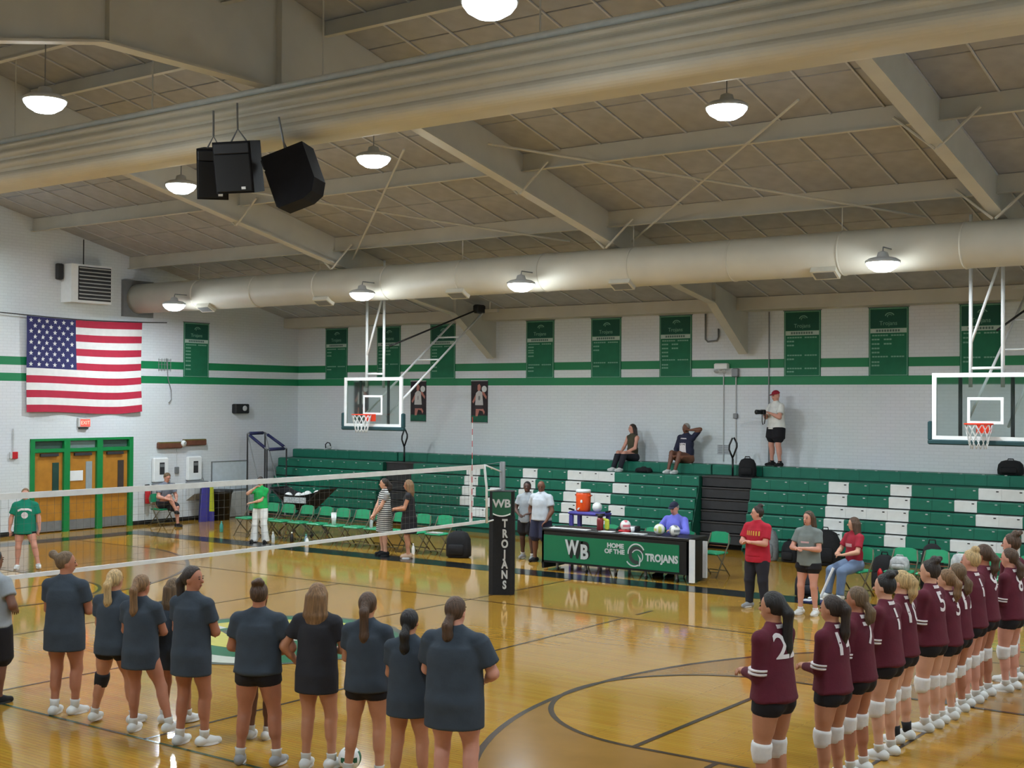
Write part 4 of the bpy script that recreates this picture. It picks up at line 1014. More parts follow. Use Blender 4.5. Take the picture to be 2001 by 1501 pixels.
greyb = mat('bag_grey', (120, 124, 126), .85, var=.15, scale=20)
bag('black backpack standing at the end of the home bench chairs', (-17.15, 21.55, 0), .52, .34, .56, M_BLACKCLOTH, .3)
bag('grey backpack against the bleachers behind the woman in the red shirt', (-11.78, 25.25, 0), .42, .28, .66, greyb, .1)
bag('small black bag between the grey backpack and the woman in grey', (-11.28, 25.25, 0), .36, .26, .44, M_BLACKCLOTH, -.1)
bag('large black backpack against the bleachers below the letter H', (-10.5, 25.22, 0), .62, .36, .72, M_BLACKCLOTH, .1)
bag('black square bag on the floor beside the woman in jeans', (-9.10, 21.0, 0), .36, .26, .42, mat('bag_navy', (24, 24, 34), .8), .2)
bag('black bag on the floor behind the visiting bench chairs', (-8.3, 22.6, 0), .44, .3, .62, M_BLACKCLOTH, 0)
bag('dark bag standing between two visiting bench chairs', (-7.5, 22.75, 0), .4, .3, .86, M_BLACKCLOTH, .4)
bag('black backpack on the landing beside the handrail left of the letter H', (-12.95, 26.66, 1.644), .40, .22, .42, M_BLACKCLOTH, .2)
bag('small dark bag lying on the foot deck near the seated spectators', (-15.6, 26.6, 1.648), .42, .22, .12, M_BLACKCLOTH, 0)
bag('black bag on the top bench above the letter S', (-7.35, 27.1, 1.885), .5, .3, .3, M_BLACKCLOTH, 0)
bag('pale bag on the seat of the third visiting bench chair', (-6.72, 21.85, .47), .34, .26, .36, mat('bag_grey_white', (170, 172, 172), .85, var=.3, scale=14), .3)
bag('pale patterned bag on the first visiting bench chair', (-7.75, 21.82, .47), .32, .24, .24, MATS['bag_grey_white'], .1)
W_B = mat('clear_plastic', (196, 204, 206), .3); T_B = mat('teal_plastic', (60, 150, 140), .4)
bottle('clear water bottle on the floor right of the woman in white trousers', (-22.2, 21.0, 0), .26, .04, W_B, M_WHITE)
bottle('dark water bottle with white cap under the home bench chairs', (-21.95, 21.35, 0), .24, .042, M_BLACK, M_WHITE)
bottle('blue-grey water bottle under the home bench chairs', (-21.28, 21.15, 0), .25, .045, mat('bottle_bluegrey', (110, 146, 160), .4), T_B)
bottle('white water bottle beside the blue-grey bottle', (-21.1, 21.0, 0), .22, .04, M_WHITE, M_GREY)
bottle('teal bottle standing on the floor left of the home bench', (-25.0, 21.9, 0), .27, .045, T_B, T_B)
bottle('clear bottle on a home bench chair seat', (-19.6, 21.5, .468), .26, .036, W_B, M_WHITE)
bottle('white bottle at the feet of the woman in the black dress', (-18.2, 21.3, 0), .24, .036, M_WHITE, M_WHITE)
bottle('dark green bottle on the black border near the woman in grey', (-8.6, 20.3, 0), .28, .05, M_GREEN2, M_BLUE)
t = thing('paper_cup', 'tall white paper cup on a home bench chair seat', 'cup', (-20.77, 21.52, .468)); MB().lathe([(.045, 0), (.065, .26), (.06, .26), (.04, .01)], n=14).obj('cup_wall', M_WHITE, t, True); MB().lathe([(.068, .26), (.068, .275), (.0001, .28)], n=14).obj('lid', M_WHITE, t, True)
t = thing('notebook', 'white notebook on the end chair of the home bench', 'notebook', (-17.80, 21.55, .468)); MB().bx(-.14, .14, -.1, .1, 0, .016).obj('pages', M_WHITE, t); MB().bx(-.145, .145, -.105, .105, .016, .02).obj('cover', M_LGREY, t)
t = thing('red_bottle', 'red and clear sports bottle on the floor by the first visiting chair', 'bottle', (-8.02, 21.62, .0)); MB().lathe([(.045, 0), (.05, .02), (.05, .30), (.035, .36)], n=14).obj('body', W_B, t, True); MB().lathe([(.04, .36), (.045, .44), (.015, .50)], n=12).obj('cap', M_RED, t, True)
t = thing('white_stand', 'white leaning floor stand beside the woman in jeans', 'stand', (-8.72, 20.72, 0)); MB().tube([(.0, 0, .03), (.20, .08, .55)], .024, 8).obj('leaning_tube', M_WHITE, t); MB().bevbox((-.08, 0, .02), (.26, .06, .03), .01).obj('foot', M_WHITE, t)
t = thing('floor_tablet', 'dark blue folder lying on the floor behind the woman in grey', 'folder', (-8.75, 20.45, .004)); MB().bx(-.2, .2, -.15, .15, 0, .02).obj('cover', M_NAVY, t); MB().bx(-.15, .0, -.1, .1, .02, .024).obj('sheet', M_LGREY, t)

# ball cart
def build_cart():
    t = thing('ball_cart', 'black hammock ball cart behind the woman in white trousers', 'cart', (-23.0, 22.75, 0), .15)
    b = MB(); nx, ny = 12, 6; vs = []; fs = []
    for i in range(nx+1):
        for j in range(ny+1):
            u = i/nx*2-1; v = j/ny*2-1
            vs.append((u*.75, v*.34, .98+.16*abs(u)**2-.40*(1-v*v)*(1-u*u)**.6))
    for i in range(nx):
        for j in range(ny): a = i*(ny+1)+j; fs.append((a, a+1, a+ny+2, a+ny+1))
    n0 = len(vs); vs += [(x, y, z-.015) for x, y, z in vs]; fs += [tuple(n0+k for k in reversed(f)) for f in fs]
    b.add(vs, fs).obj('fabric_hammock', M_BLACKCLOTH, t, True, fix=False)
    MB().bx(-.33, .33, -.345, -.335, .80, .94).obj('printed_panel', mat('cart_print', (176, 180, 182), .7, var=.4, scale=30), t)
    for s in (-1, 1):
        MB().tube([(s*.75, -.34, 1.14), (s*.75, .34, 1.14)], .018, 8).obj('end_bar', M_BLACK, t)
        MB().tube([(s*.74, s*.34, 1.14), (-s*.5, s*.30, .08)], .018, 8).obj('cross_leg', M_BLACK, t)
        MB().tube([(s*.74, -s*.34, 1.14), (-s*.5, -s*.30, .08)], .018, 8).obj('cross_leg', M_BLACK, t)
        for y in (-.30, .30): MB().lathe([(.04, -.015), (.04, .015)], (s*.5, y, .04), 12, Matrix.Rotation(PI/2, 3, 'X')).obj('caster', M_BLACK, t)
    for i, (x, y, z) in enumerate(((-23.38, 22.62, .82), (-23.12, 22.72, .82), (-22.88, 22.68, .84), (-22.62, 22.78, .84), (-23.0, 22.9, .86), (-22.72, 22.95, .88))):
        ball('white volleyball in the black hammock ball cart', (x, y, z), 'plain', None, i, 'volleyballs in the ball cart')
build_cart()
def build_rebounder():
    t = thing('rebound_frame', 'tall tilted frame with navy pads beside the bleacher corner', 'frame', (-27.05, 25.28, 0))
    A, B, C, D = (-.35, -.36, 2.36), (-.35, .30, 2.37), (.35, .46, 1.94), (.35, -.28, 1.93)
    for p, q in ((A, B), (B, C), (C, D), (D, A)):
        p, q = Vector(p), Vector(q); MB().tube([p, q], .022, 8).obj('frame_tube', M_GREY, t)
        MB().tube([p.lerp(q, .12), p.lerp(q, .88)], .045, 8).obj('pad', M_NAVY, t, True)
    for p in (A, B, C, D): MB().tube([p, (p[0], p[1], .06)], .022, 8).obj('leg', M_DARK, t)
    MB().tube([A, (.35, -.28, .06)], .014, 6).obj('brace', M_GREY, t); MB().tube([B, (.35, .44, .06)], .014, 6).obj('brace', M_GREY, t)
    b = MB(); b.bx(-.37, .37, -.38, -.32, .03, .08); b.obj('base_bar', M_DARK, t); MB().bx(-.37, .37, .36, .42, .03, .08).obj('base_bar', M_DARK, t)
    for s in (-1, 1):
        for y in (-.35, .39): MB().lathe([(.035, -.012), (.035, .012)], (s*.36, y, .035), 12, Matrix.Rotation(PI/2, 3, 'Y')).obj('caster', M_BLACK, t)
build_rebounder()
def build_bin():
    t = thing('trash_can', 'black round trash can against the left wall', 'trash can', (-27.55, 24.1, 0))
    MB().lathe([(.24, 0), (.30, .75), (.33, .76), (.33, .82), (.30, .82), (.23, .05)], n=20).obj('barrel', M_BLACK, t, True)
    MB().lathe([(.31, .72), (.335, .80), (.31, .83)], n=20).obj('liner_rim', M_DARK, t, True)
    t = thing('floor_board', 'violet-blue folded board leaning beside the trash can', 'board', (-27.45, 23.5, 0))
    MB().prism([(-.22, 0), (.22, 0), (.10, .92), (-.14, .92)], -.02, .02, 'x').obj('leaf', M_BLUE, t)
    MB().prism([(-.20, 0), (.20, 0), (.10, .90), (-.14, .90)], -.08, -.05, 'x').obj('leaf', M_NAVY, t)
    t = thing('yellow_sign', 'narrow yellow-green caution board hanging by the trash can', 'sign', (-27.38, 23.62, 0))
    MB().prism([(-.07, .28), (.09, .26), (.05, .98), (-.05, 1.0)], .0, .02, 'x').obj('panel', mat('caution_yellow', (188, 196, 50), .6), t)
    MB().tube([(.01, 0, 1.0), (.01, 0, 1.06)], .02, 6).obj('hook', M_DARK, t); MB().prism([(-.07, .0), (.09, .0), (.09, .27), (-.07, .27)], .0, .02, 'x').obj('lower_panel', M_BLUE, t)
build_bin()
t = thing('top_bench_helmet', 'small pale headphone lying on the top bench under the backboard', 'headphones', (-26.45, 27.15, 1.885)); MB().tube([(-.10, 0, .03), (-.11, 0, .14), (-.03, 0, .20), (.06, 0, .18), (.10, 0, .10)], .016, 8).obj('band', M_BLACK, t, True); MB().sphere((.02, .02, .06), (.09, .06, .06)).obj('cup', M_LGREY, t, True)
# ================================================================== PEOPLE
# bodies are grown as one smooth implicit surface (tapered limbs blended at the joints) and meshed with surface nets
class Field:
    def __init__(s, lo, hi, vox):
        s.lo = np.array(lo, np.float32); s.vox = vox
        s.n = np.ceil((np.array(hi)-np.array(lo))/vox).astype(int)+1
        s.g = np.full(s.n, .5, np.float32)
    def _sub(s, lo, hi):
        a = np.maximum(np.floor((np.array(lo)-s.lo)/s.vox).astype(int), 0); b = np.minimum(np.ceil((np.array(hi)-s.lo)/s.vox).astype(int)+1, s.n)
        if (b <= a).any(): return None
        ax = [s.lo[k]+s.vox*np.arange(a[k], b[k], dtype=np.float32) for k in range(3)]
        return tuple(slice(a[k], b[k]) for k in range(3)), ax[0][:, None, None], ax[1][None, :, None], ax[2][None, None, :]
    def _put(s, sl, d, k):
        o = s.g[sl]
        if k <= 0: s.g[sl] = np.minimum(o, d)
        else:
            h = np.clip(.5+.5*(d-o)/k, 0, 1); s.g[sl] = d*(1-h)+o*h-k*h*(1-h)
    def cap(s, a, b, ra, rb, k=.03, fy=1., flat=False):
        a = np.array(a, np.float32); b = np.array(b, np.float32); m = max(ra, rb)*max(1, fy)+.06
        r = s._sub(np.minimum(a, b)-m, np.maximum(a, b)+m)
        if r is None: return
        sl, X, Y, Z = r; d = b-a; L2 = float(d@d)+1e-9
        t = ((X-a[0])*d[0]+(Y-a[1])*d[1]+(Z-a[2])*d[2])/L2; tc = np.clip(t, 0, 1)
        px, py, pz = X-a[0]-tc*d[0], (Y-a[1]-tc*d[1])/fy, Z-a[2]-tc*d[2]
        if flat:
            px, py, pz = X-a[0]-t*d[0], (Y-a[1]-t*d[1])/fy, Z-a[2]-t*d[2]
            q = np.sqrt(px*px+py*py+pz*pz)-(ra+(rb-ra)*tc); L = math.sqrt(L2)
            s._put(sl, np.maximum(q*min(1, fy), np.maximum(-t*L, (t-1)*L)), k)
        else:
            s._put(sl, (np.sqrt(px*px+py*py+pz*pz)-(ra+(rb-ra)*tc))*min(1, fy), k)
    def ell(s, c, r, k=.03, R=None, cut=None):
        c = np.array(c, np.float32); m = max(r)+.06; q = s._sub(c-m, c+m)
        if q is None: return
        sl, X, Y, Z = q; x, y, z = X-c[0], Y-c[1], Z-c[2]
        if R is not None:
            Q = np.array(R, np.float32).T; x, y, z = Q[0][0]*x+Q[0][1]*y+Q[0][2]*z, Q[1][0]*x+Q[1][1]*y+Q[1][2]*z, Q[2][0]*x+Q[2][1]*y+Q[2][2]*z
        k0 = np.sqrt((x/r[0])**2+(y/r[1])**2+(z/r[2])**2); k1 = np.sqrt((x/r[0]**2)**2+(y/r[1]**2)**2+(z/r[2]**2)**2)+1e-6
        d = k0*(k0-1)/k1
        if cut is not None:                # (normal, offset): keep n.p <= offset (p relative to the centre, in ellipsoid axes)
            for (n, o) in cut: d = np.maximum(d, n[0]*x+n[1]*y+n[2]*z-o)
        s._put(sl, d, k)
    def cutz(s, z, above=False):
        Z = (s.lo[2]+s.vox*np.arange(s.n[2], dtype=np.float32))[None, None, :]
        s.g = np.maximum(s.g, (z-Z) if not above else (Z-z))
    def mesh(s):
        g = s.g; n = g.shape; ins = g < 0
        c = np.zeros(tuple(k-1 for k in n), np.int8)
        for i in (0, 1):
            for j in (0, 1):
                for k in (0, 1): c += ins[i:n[0]-1+i, j:n[1]-1+j, k:n[2]-1+k]
        act = (c > 0) & (c < 8); idx = np.argwhere(act)
        if len(idx) == 0: return np.zeros((0, 3)), []
        vid = np.full(act.shape, -1, np.int32); vid[act] = np.arange(len(idx))
        acc = np.zeros((len(idx), 3), np.float32); cnt = np.zeros(len(idx), np.float32)
        cor = [(i, j, k) for i in (0, 1) for j in (0, 1) for k in (0, 1)]
        I, J, K = idx.T
        val = {q: g[I+q[0], J+q[1], K+q[2]] for q in cor}
        for p in cor:
            for ax in range(3):
                if p[ax] == 0:
                    q = tuple(1 if i == ax else p[i] for i in range(3)); a, b = val[p], val[q]; m = (a < 0) != (b < 0)
                    t = np.where(m, a/(a-b+1e-12), 0)
                    pos = np.repeat(np.array(p, np.float32)[None], len(idx), 0); pos[:, ax] += t
                    acc += pos*m[:, None]; cnt += m
        V = s.lo+(idx+acc/cnt[:, None])*s.vox
        F = []
        for ax in range(3):
            b_, c_ = [(1, 2), (2, 0), (0, 1)][ax]
            sh = [slice(None)]*3; sh[ax] = slice(0, n[ax]-1); sh2 = list(sh); sh2[ax] = slice(1, n[ax])
            A = ins[tuple(sh)]; B = ins[tuple(sh2)]; e = np.argwhere(A != B)
            e = e[(e[:, b_] > 0) & (e[:, c_] > 0) & (e[:, b_] < n[b_]-1) & (e[:, c_] < n[c_]-1)]
            if not len(e): continue
            def at(db, dc):
                q = e.copy(); q[:, b_] -= db; q[:, c_] -= dc; return vid[q[:, 0], q[:, 1], q[:, 2]]
            v0, v1, v2, v3 = at(1, 1), at(0, 1), at(0, 0), at(1, 0)
            flip = ~A[e[:, 0], e[:, 1], e[:, 2]]
            quad = np.stack([v0, v1, v2, v3], 1); quad[flip] = quad[flip][:, ::-1]; F.append(quad)
        return V, np.concatenate(F)
def mesh_from(name, V, F, mats, extra=None):
    me = bpy.data.meshes.new(name)
    v = V.tolist(); f = F.tolist(); mi = [0]*len(f)
    if extra is not None and extra.v:
        o = len(v); v += extra.v; f += [tuple(i+o for i in q) for q in extra.f]; mi += extra.m
    me.from_pydata(v, [], f)
    for m in mats: me.materials.append(m)
    me.polygons.foreach_set('use_smooth', [True]*len(me.polygons)); me.polygons.foreach_set('material_index', mi); me.update(); return me
def part_field(name, fld, material, parent):
    V, F = fld.mesh()
    if len(V) == 0: return None
    return link(name, mesh_from(name, V, F, [material]), parent)
def ik(a, b, l1, l2, pole):
    a, b = Vector(a), Vector(b); d = b-a; L = min(d.length, (l1+l2)*.995); d.normalize(); b = a+d*L
    x = (l1*l1-l2*l2+L*L)/(2*L); h = math.sqrt(max(l1*l1-x*x, 0)); p = Vector(pole); p = (p-d*p.dot(d)).normalized()
    return a+d*x+p*h, b

SKIN = {k: mat('skin_'+k, c, .55, var=.05, scale=12) for k, c in dict(light=(206, 156, 130), tan=(184, 128, 98), warm=(170, 112, 86), brown=(112, 72, 54), dark=(78, 52, 42), pink=(206, 148, 128)).items()}
def hair_mat(name, rgb):
    m = mat(name, rgb, .5, var=.42, scale=1.0, bump=.9); nt = m.node_tree
    tc = [n for n in nt.nodes if n.type == 'TEX_COORD'][0]; no = [n for n in nt.nodes if n.type == 'TEX_NOISE'][0]
    mp = nt.nodes.new('ShaderNodeMapping'); mp.inputs['Scale'].default_value = (75, 75, 7)
    nt.links.new(tc.outputs['Object'], mp.inputs['Vector']); nt.links.new(mp.outputs[0], no.inputs['Vector']); return m
HAIR = {k: hair_mat('hair_'+k, c) for k, c in dict(black=(24, 20, 20), dark=(46, 34, 28), brown=(78, 56, 40), light=(128, 96, 64), blonde=(190, 160, 112), grey=(150, 146, 140), ash=(104, 82, 58)).items()}
M_EYE = mat('eye_dark', (30, 22, 20), .3, var=0); M_LIP = mat('lip_tone', (150, 78, 74), .5, var=0)
def fabric(name, rgb): return mat('fabric_'+name, rgb, .9, var=.12, scale=6.5, bump=.55)

def person(label, loc, yaw, H, skin='tan', hair=('ponytail', 'brown'), shirt=None, bottom=None, shoes=None, socks=None, knee=None,
           feet=None, hands=None, head=0, build=1.0, lean=0., seat=None, vox=.016, group=None, nod=0., prints=(), cap=None, extras=(), wide=1.0, pole=None):
    """local frame: x right, y forward, z up, metres; yaw 0 faces the back wall (+y), 90 faces the flag wall (-x)"""
    s = H/1.68; B = build
    root = thing('person', label, 'person', loc, math.radians(yaw), group)
    # ---------------- skeleton
    hip_z = (.515*H if seat is None else seat)
    pel = Vector((0, 0, hip_z)) if seat is None else Vector((0, 0, seat+.10*s))
    hz = pel.z
    up = Vector((0, math.sin(lean), math.cos(lean)))
    def sp(d): return pel+up*d
    chest = sp(.205*H); shl = sp(.300*H); nk = sp(.330*H); top_ = sp(.485*H)
    hw = .105*H*(.98 if B < 1.05 else 1.06)*wide
    Rz = Matrix.Rotation(math.radians(head), 3, 'Z'); Rx = Matrix.Rotation(-nod, 3, 'X')
    hc = sp(.418*H)+Vector((0, .012*s, 0))
    def hp(x, y, z): return hc+Rz @ (Rx @ Vector((x*s, y*s, z*s)))
    HR = np.array((Rz @ Rx)); 
    ft = feet or [(-.10*s, 0, 8), (.10*s, 0, -8)]
    hips = [Vector((-.085*s*B, 0, hz-.01)), Vector((.085*s*B, 0, hz-.01))]
    az = .085*s
    knees, ankles = [], []
    for i in (0, 1):
        f = ft[i]; tgt = Vector((f[0], f[1], az+(f[3] if len(f) > 3 else 0)))
        fd = Vector((math.sin(math.radians(-f[2])), math.cos(math.radians(-f[2])), 0))
        pl = fd if seat is None else (fd*.6+Vector((0, 0, 1)))
        k_, a_ = ik(hips[i], tgt, *((.232*H, .228*H) if seat is None else (.245*H, .240*H)), pl); knees.append(k_); ankles.append(a_)
    sh = [shl+Vector((-hw, 0, -.028*s)), shl+Vector((hw, 0, -.028*s))]
    hd = hands or [(-.05*s, .24*s, .66*H), (.05*s, .24*s, .66*H)]
    elb, wri = [], []
    for i in (0, 1):
        sg = -1 if i == 0 else 1
        tgt = Vector(hd[i][:3]); pl = Vector((sg*.8, -.5, -.5)) if pole is None else Vector((sg*pole[0], pole[1], pole[2]))
        e_, w_ = ik(sh[i], tgt, .168*H, .150*H, pl); elb.append(e_); wri.append(w_)
    lo = [min([p.x for p in knees+ankles+elb+wri]+[-.2])-.16, min([p.y for p in knees+ankles+elb+wri]+[-.13])-.16, -.02]
    hi = [max([p.x for p in knees+ankles+elb+wri]+[.2])+.16, max([p.y for p in knees+ankles+elb+wri]+[.13])+.18, top_.z+.12]
    # ---------------- body
    F_ = Field(lo, hi, vox)
    F_.ell(pel+Vector((0, -.01, .01)), (.150*s*B, .105*s*B, .105*s), 0)
    for sg in (-1, 1): F_.ell(pel+Vector((sg*.07*s*B, -.05*s, -.035*s)), (.078*s*B, .075*s*B, .085*s), .04)
    F_.cap(sp(.03*H), sp(.13*H), .118*s*B, .108*s*B, .05, .72)
    F_.ell(chest, (.138*s*B, .098*s*B, .16*s), .06)
    F_.cap(sh[0], sh[1], .052*s, .052*s, .05)
    for i in (0, 1): F_.cap(sh[i].lerp(shl, .35)+up*.012*s, nk+up*.012*s, .036*s, .040*s, .04)
    F_.cap(nk-up*.03*s, hc-Vector((0, .015*s, .06*s)), .052*s*min(B, 1.1), .048*s*min(B, 1.1), .03)
    F_.ell(hc+Vector((0, 0, .012*s)), (.073*s, .092*s, .098*s), .02, HR)
    F_.ell(hp(0, .028, -.055), (.054*s, .058*s, .058*s), .025, HR)
    F_.cap(hp(0, .09, .0), hp(0, .106, -.026), .010*s, .015*s, .012)
    for sg in (-1, 1): F_.ell(hp(sg*.074, -.005, -.012), (.012*s, .022*s, .033*s), .008, HR)
    for i in (0, 1):
        F_.cap(sh[i], elb[i], .050*s*B, .040*s*B, .035); F_.cap(elb[i], wri[i], .041*s*B, .027*s, .02)
        F_.cap(elb[i].lerp(wri[i], .15), elb[i].lerp(wri[i], .45), .040*s*B, .036*s*B, .02)
        F_.cap(hips[i], knees[i], .092*s*B, .056*s*(.5+.5*B), .045, 1.02); F_.cap(hips[i].lerp(knees[i], .25), hips[i].lerp(knees[i], .55), .086*s*B, .074*s*B, .03)
        F_.cap(knees[i], ankles[i], .053*s*(.5+.5*B), .037*s, .03)
        fd = Vector((math.sin(math.radians(-ft[i][2])), math.cos(math.radians(-ft[i][2])), 0))
        F_.cap(knees[i].lerp(ankles[i], .18)-fd*.02*s, knees[i].lerp(ankles[i], .45)-fd*.016*s, .050*s*B, .047*s*B, .03)
        F_.cap(ankles[i], ankles[i]+fd*.09*s-Vector((0, 0, .045*s)), .034*s, .026*s, .02)
    # hands: palm in the field, five bent fingers as slim tapering tubes of the same mesh
    ex = MB(); ex.mi = 0
    for i in (0, 1):
        sg = -1 if i == 0 else 1
        fo = (wri[i]-elb[i]).normalized()
        tgt = hd[i][3] if len(hd[i]) > 3 else None
        hdir = Vector(tgt).normalized() if tgt is not None else (fo*.8+Vector((-sg*.35, .1, .1))).normalized()
        side = hdir.cross(Vector((0, 0, 1)))
        if side.length < .2: side = Vector((1, 0, 0))
        side.normalize(); nrm = side.cross(hdir).normalized()
        th = side*(-sg) if True else side
        pc = wri[i]+hdir*.045*s
        Rm = np.array(Matrix((side, hdir, nrm)).transposed())
        F_.ell(pc, (.040*s, .054*s, max(.018*s, vox*1.15)), .015, Rm)
        curl = -nrm
        for q, (off, L) in enumerate(((-.030, .062), (-.010, .072), (.010, .068), (.029, .054))):
            b0 = wri[i]+hdir*.082*s+side*off*s
            p1 = b0+(hdir*.80+curl*.35)*L*.45*s; p2 = p1+(hdir*.45+curl*.85)*L*.33*s; p3 = p2+(hdir*.05+curl)*L*.25*s
            ex.tube([b0-hdir*.02*s, p1, p2, p3], [.0095*s, .009*s, .0082*s, .0062*s], 6)
        b0 = wri[i]+hdir*.03*s+th*.030*s
        ex.tube([b0, b0+(th*.7+hdir*.6+curl*.2)*.035*s, b0+(th*.6+hdir*1.5+curl*.5)*.04*s], [.012*s, .0105*s, .0075*s], 6)
    ex.mi = 1
    for sg in (-1, 1):
        o = len(ex.v); ex.sphere((0, 0, 0), (.011*s, .006*s, .0075*s), 8, 6)
        for q in range(o, len(ex.v)): ex.v[q] = tuple(hp(sg*.031, .0875, .004)+Rz @ Vector(ex.v[q]))
        o = len(ex.v); ex.box((0, 0, 0), (.03*s, .006*s, .006*s))
        for q in range(o, len(ex.v)): ex.v[q] = tuple(hp(sg*.032, .089, .026)+Rz @ Vector(ex.v[q]))
    ex.mi = 2; o = len(ex.v); ex.sphere((0, 0, 0), (.022*s, .008*s, .007*s), 8, 6)
    for q in range(o, len(ex.v)): ex.v[q] = tuple(hp(0, .086, -.062)+Rz @ Vector(ex.v[q]))
    V, Fq = F_.mesh()
    link('body', mesh_from('body', V, Fq, [SKIN[skin], M_EYE, M_LIP], ex), root)
    # ---------------- shirt
    so = None
    if shirt:
        m = shirt['m']; hem = hz+shirt.get('hem', -.07)*1.0; sl = shirt.get('sleeve', .55); lz = shirt.get('loose', 1.0)
        G = Field([lo[0], lo[1], hem-.10], [hi[0], hi[1], nk.z+.06], vox)
        r0 = .150*s*B*lz; r1 = (.186 if seat is None else .158)*s*B*(1+(lz-1)*.6)
        bot = pel+(Vector((0, -.008, hem-hz)) if seat is None else up*.0)
        G.cap(sp(.24*H), sp(.10*H), r0*.86, r0*.98, 0, .74); 
        if seat is None:
            r1 = max(r1*.98, .182*s*B+.022); p0 = pel+Vector((0, -.004, 0))
            G.cap(sp(.25*H), p0, r0*.90, r1, .05, .77, flat=True)
            if hem < hz: G.cap(p0, bot, r1, r1*1.01, .004, .77, flat=True)
        else: G.cap(sp(.12*H), bot, r0*.98, r1, .05, .74, flat=True)
        G.cap(nk-up*.07*s, nk-up*.006*s, .078*s, .060*s, .04)
        G.ell(chest, (.150*s*B*lz, .112*s*B*lz, .155*s), .05)
        if seat is None: G.ell(pel+Vector((0, -.03*s, .0)), (.150*s*B*lz, .118*s*B*lz, .12*s), .04)
        G.cap(sh[0], sh[1], .058*s, .058*s, .05)
        for i in (0, 1): G.cap(sh[i].lerp(shl, .30)+up*.014*s, nk+up*.004*s, .044*s, .050*s, .04)
        if sl > 0:
            for i in (0, 1):
                if sl <= 1: e_ = sh[i].lerp(elb[i], sl); G.cap(sh[i], e_, .056*s*B*lz, .061*s*B*lz*(1 if sl < .9 else .85), .025, flat=True)
                else:
                    G.cap(sh[i], elb[i], .060*s*B, .050*s*B, .03); G.cap(elb[i], wri[i].lerp(elb[i], .06), .049*s*B, .036*s*B, .02, flat=True)
                G.ell(sh[i], (.055*s*B*min(lz, 1.1),)*3, .02)
        G.cutz(hem)
        so = part_field('shirt', G, m, root)
        # collar ring
        MB().tube([tuple(nk-up*.016*s+Vector((.060*s*math.cos(2*PI*q/14), .056*s*math.sin(2*PI*q/14)-.008*s, -.010*s*math.sin(2*PI*q/14)))) for q in range(14)], .008*s, 6, closed=True).obj('collar', m, root, True)
        bvh = BVHTree.FromPolygons([v.co.copy() for v in so.data.vertices], [tuple(p.vertices) for p in so.data.polygons])
        for pr in prints:
            kind = pr[0]
            if kind == 'stripe':           # ('stripe', arm, t0, t1, material): band round the sleeve
                _, i, t0, t1, pm = pr
                seg = (sh[i], elb[i]) if t0 <= 1 else (elb[i], wri[i]); q0, q1 = (t0, t1) if t0 <= 1 else (t0-1, t1-1)
                a_, b_ = seg[0].lerp(seg[1], q0), seg[0].lerp(seg[1], q1); r_ = (.071 if t0 <= 1 else .054)*s*B
                MB().tube([a_, b_], r_, 16).obj('sleeve_stripe', pm, root, True)
            else:                          # ('text', txt, size, x, z above the pelvis, side, material) or ('shape', poly, ...)
                _, txt, size, x0, zc, side, pm = pr[:7]; sgy = -1 if side == 'back' else 1
                if kind == 'text':
                    me = text_mesh(txt, size, 0, .004); bm = bmesh.new(); bm.from_mesh(me)
                else:
                    bm = bmesh.new(); vs_ = [bm.verts.new((u*size, v*size, 0)) for u, v in txt]; bm.faces.new(vs_); me = bpy.data.meshes.new('print')
                bmesh.ops.triangulate(bm, faces=bm.faces); bmesh.ops.subdivide_edges(bm, edges=[e for e in bm.edges if e.calc_length() > .02], cuts=2, use_grid_fill=True)
                bad = []
                for v in bm.verts:
                    X_, Z_ = (x0+v.co.x if side == 'back' else x0-v.co.x), hz+zc+v.co.y
                    hit = bvh.ray_cast(Vector((X_, sgy*.8, Z_)), Vector((0, -sgy, 0)))
                    if hit[0] is None: bad.append(v); v.co = Vector((X_, 0, Z_))
                    else: v.co = hit[0]+Vector((0, sgy*.006, 0))
                if bad: bmesh.ops.delete(bm, geom=bad, context='VERTS')
                bm.to_mesh(me); bm.free(); me.materials.clear(); me.materials.append(pm); link('shirt_print', me, root)
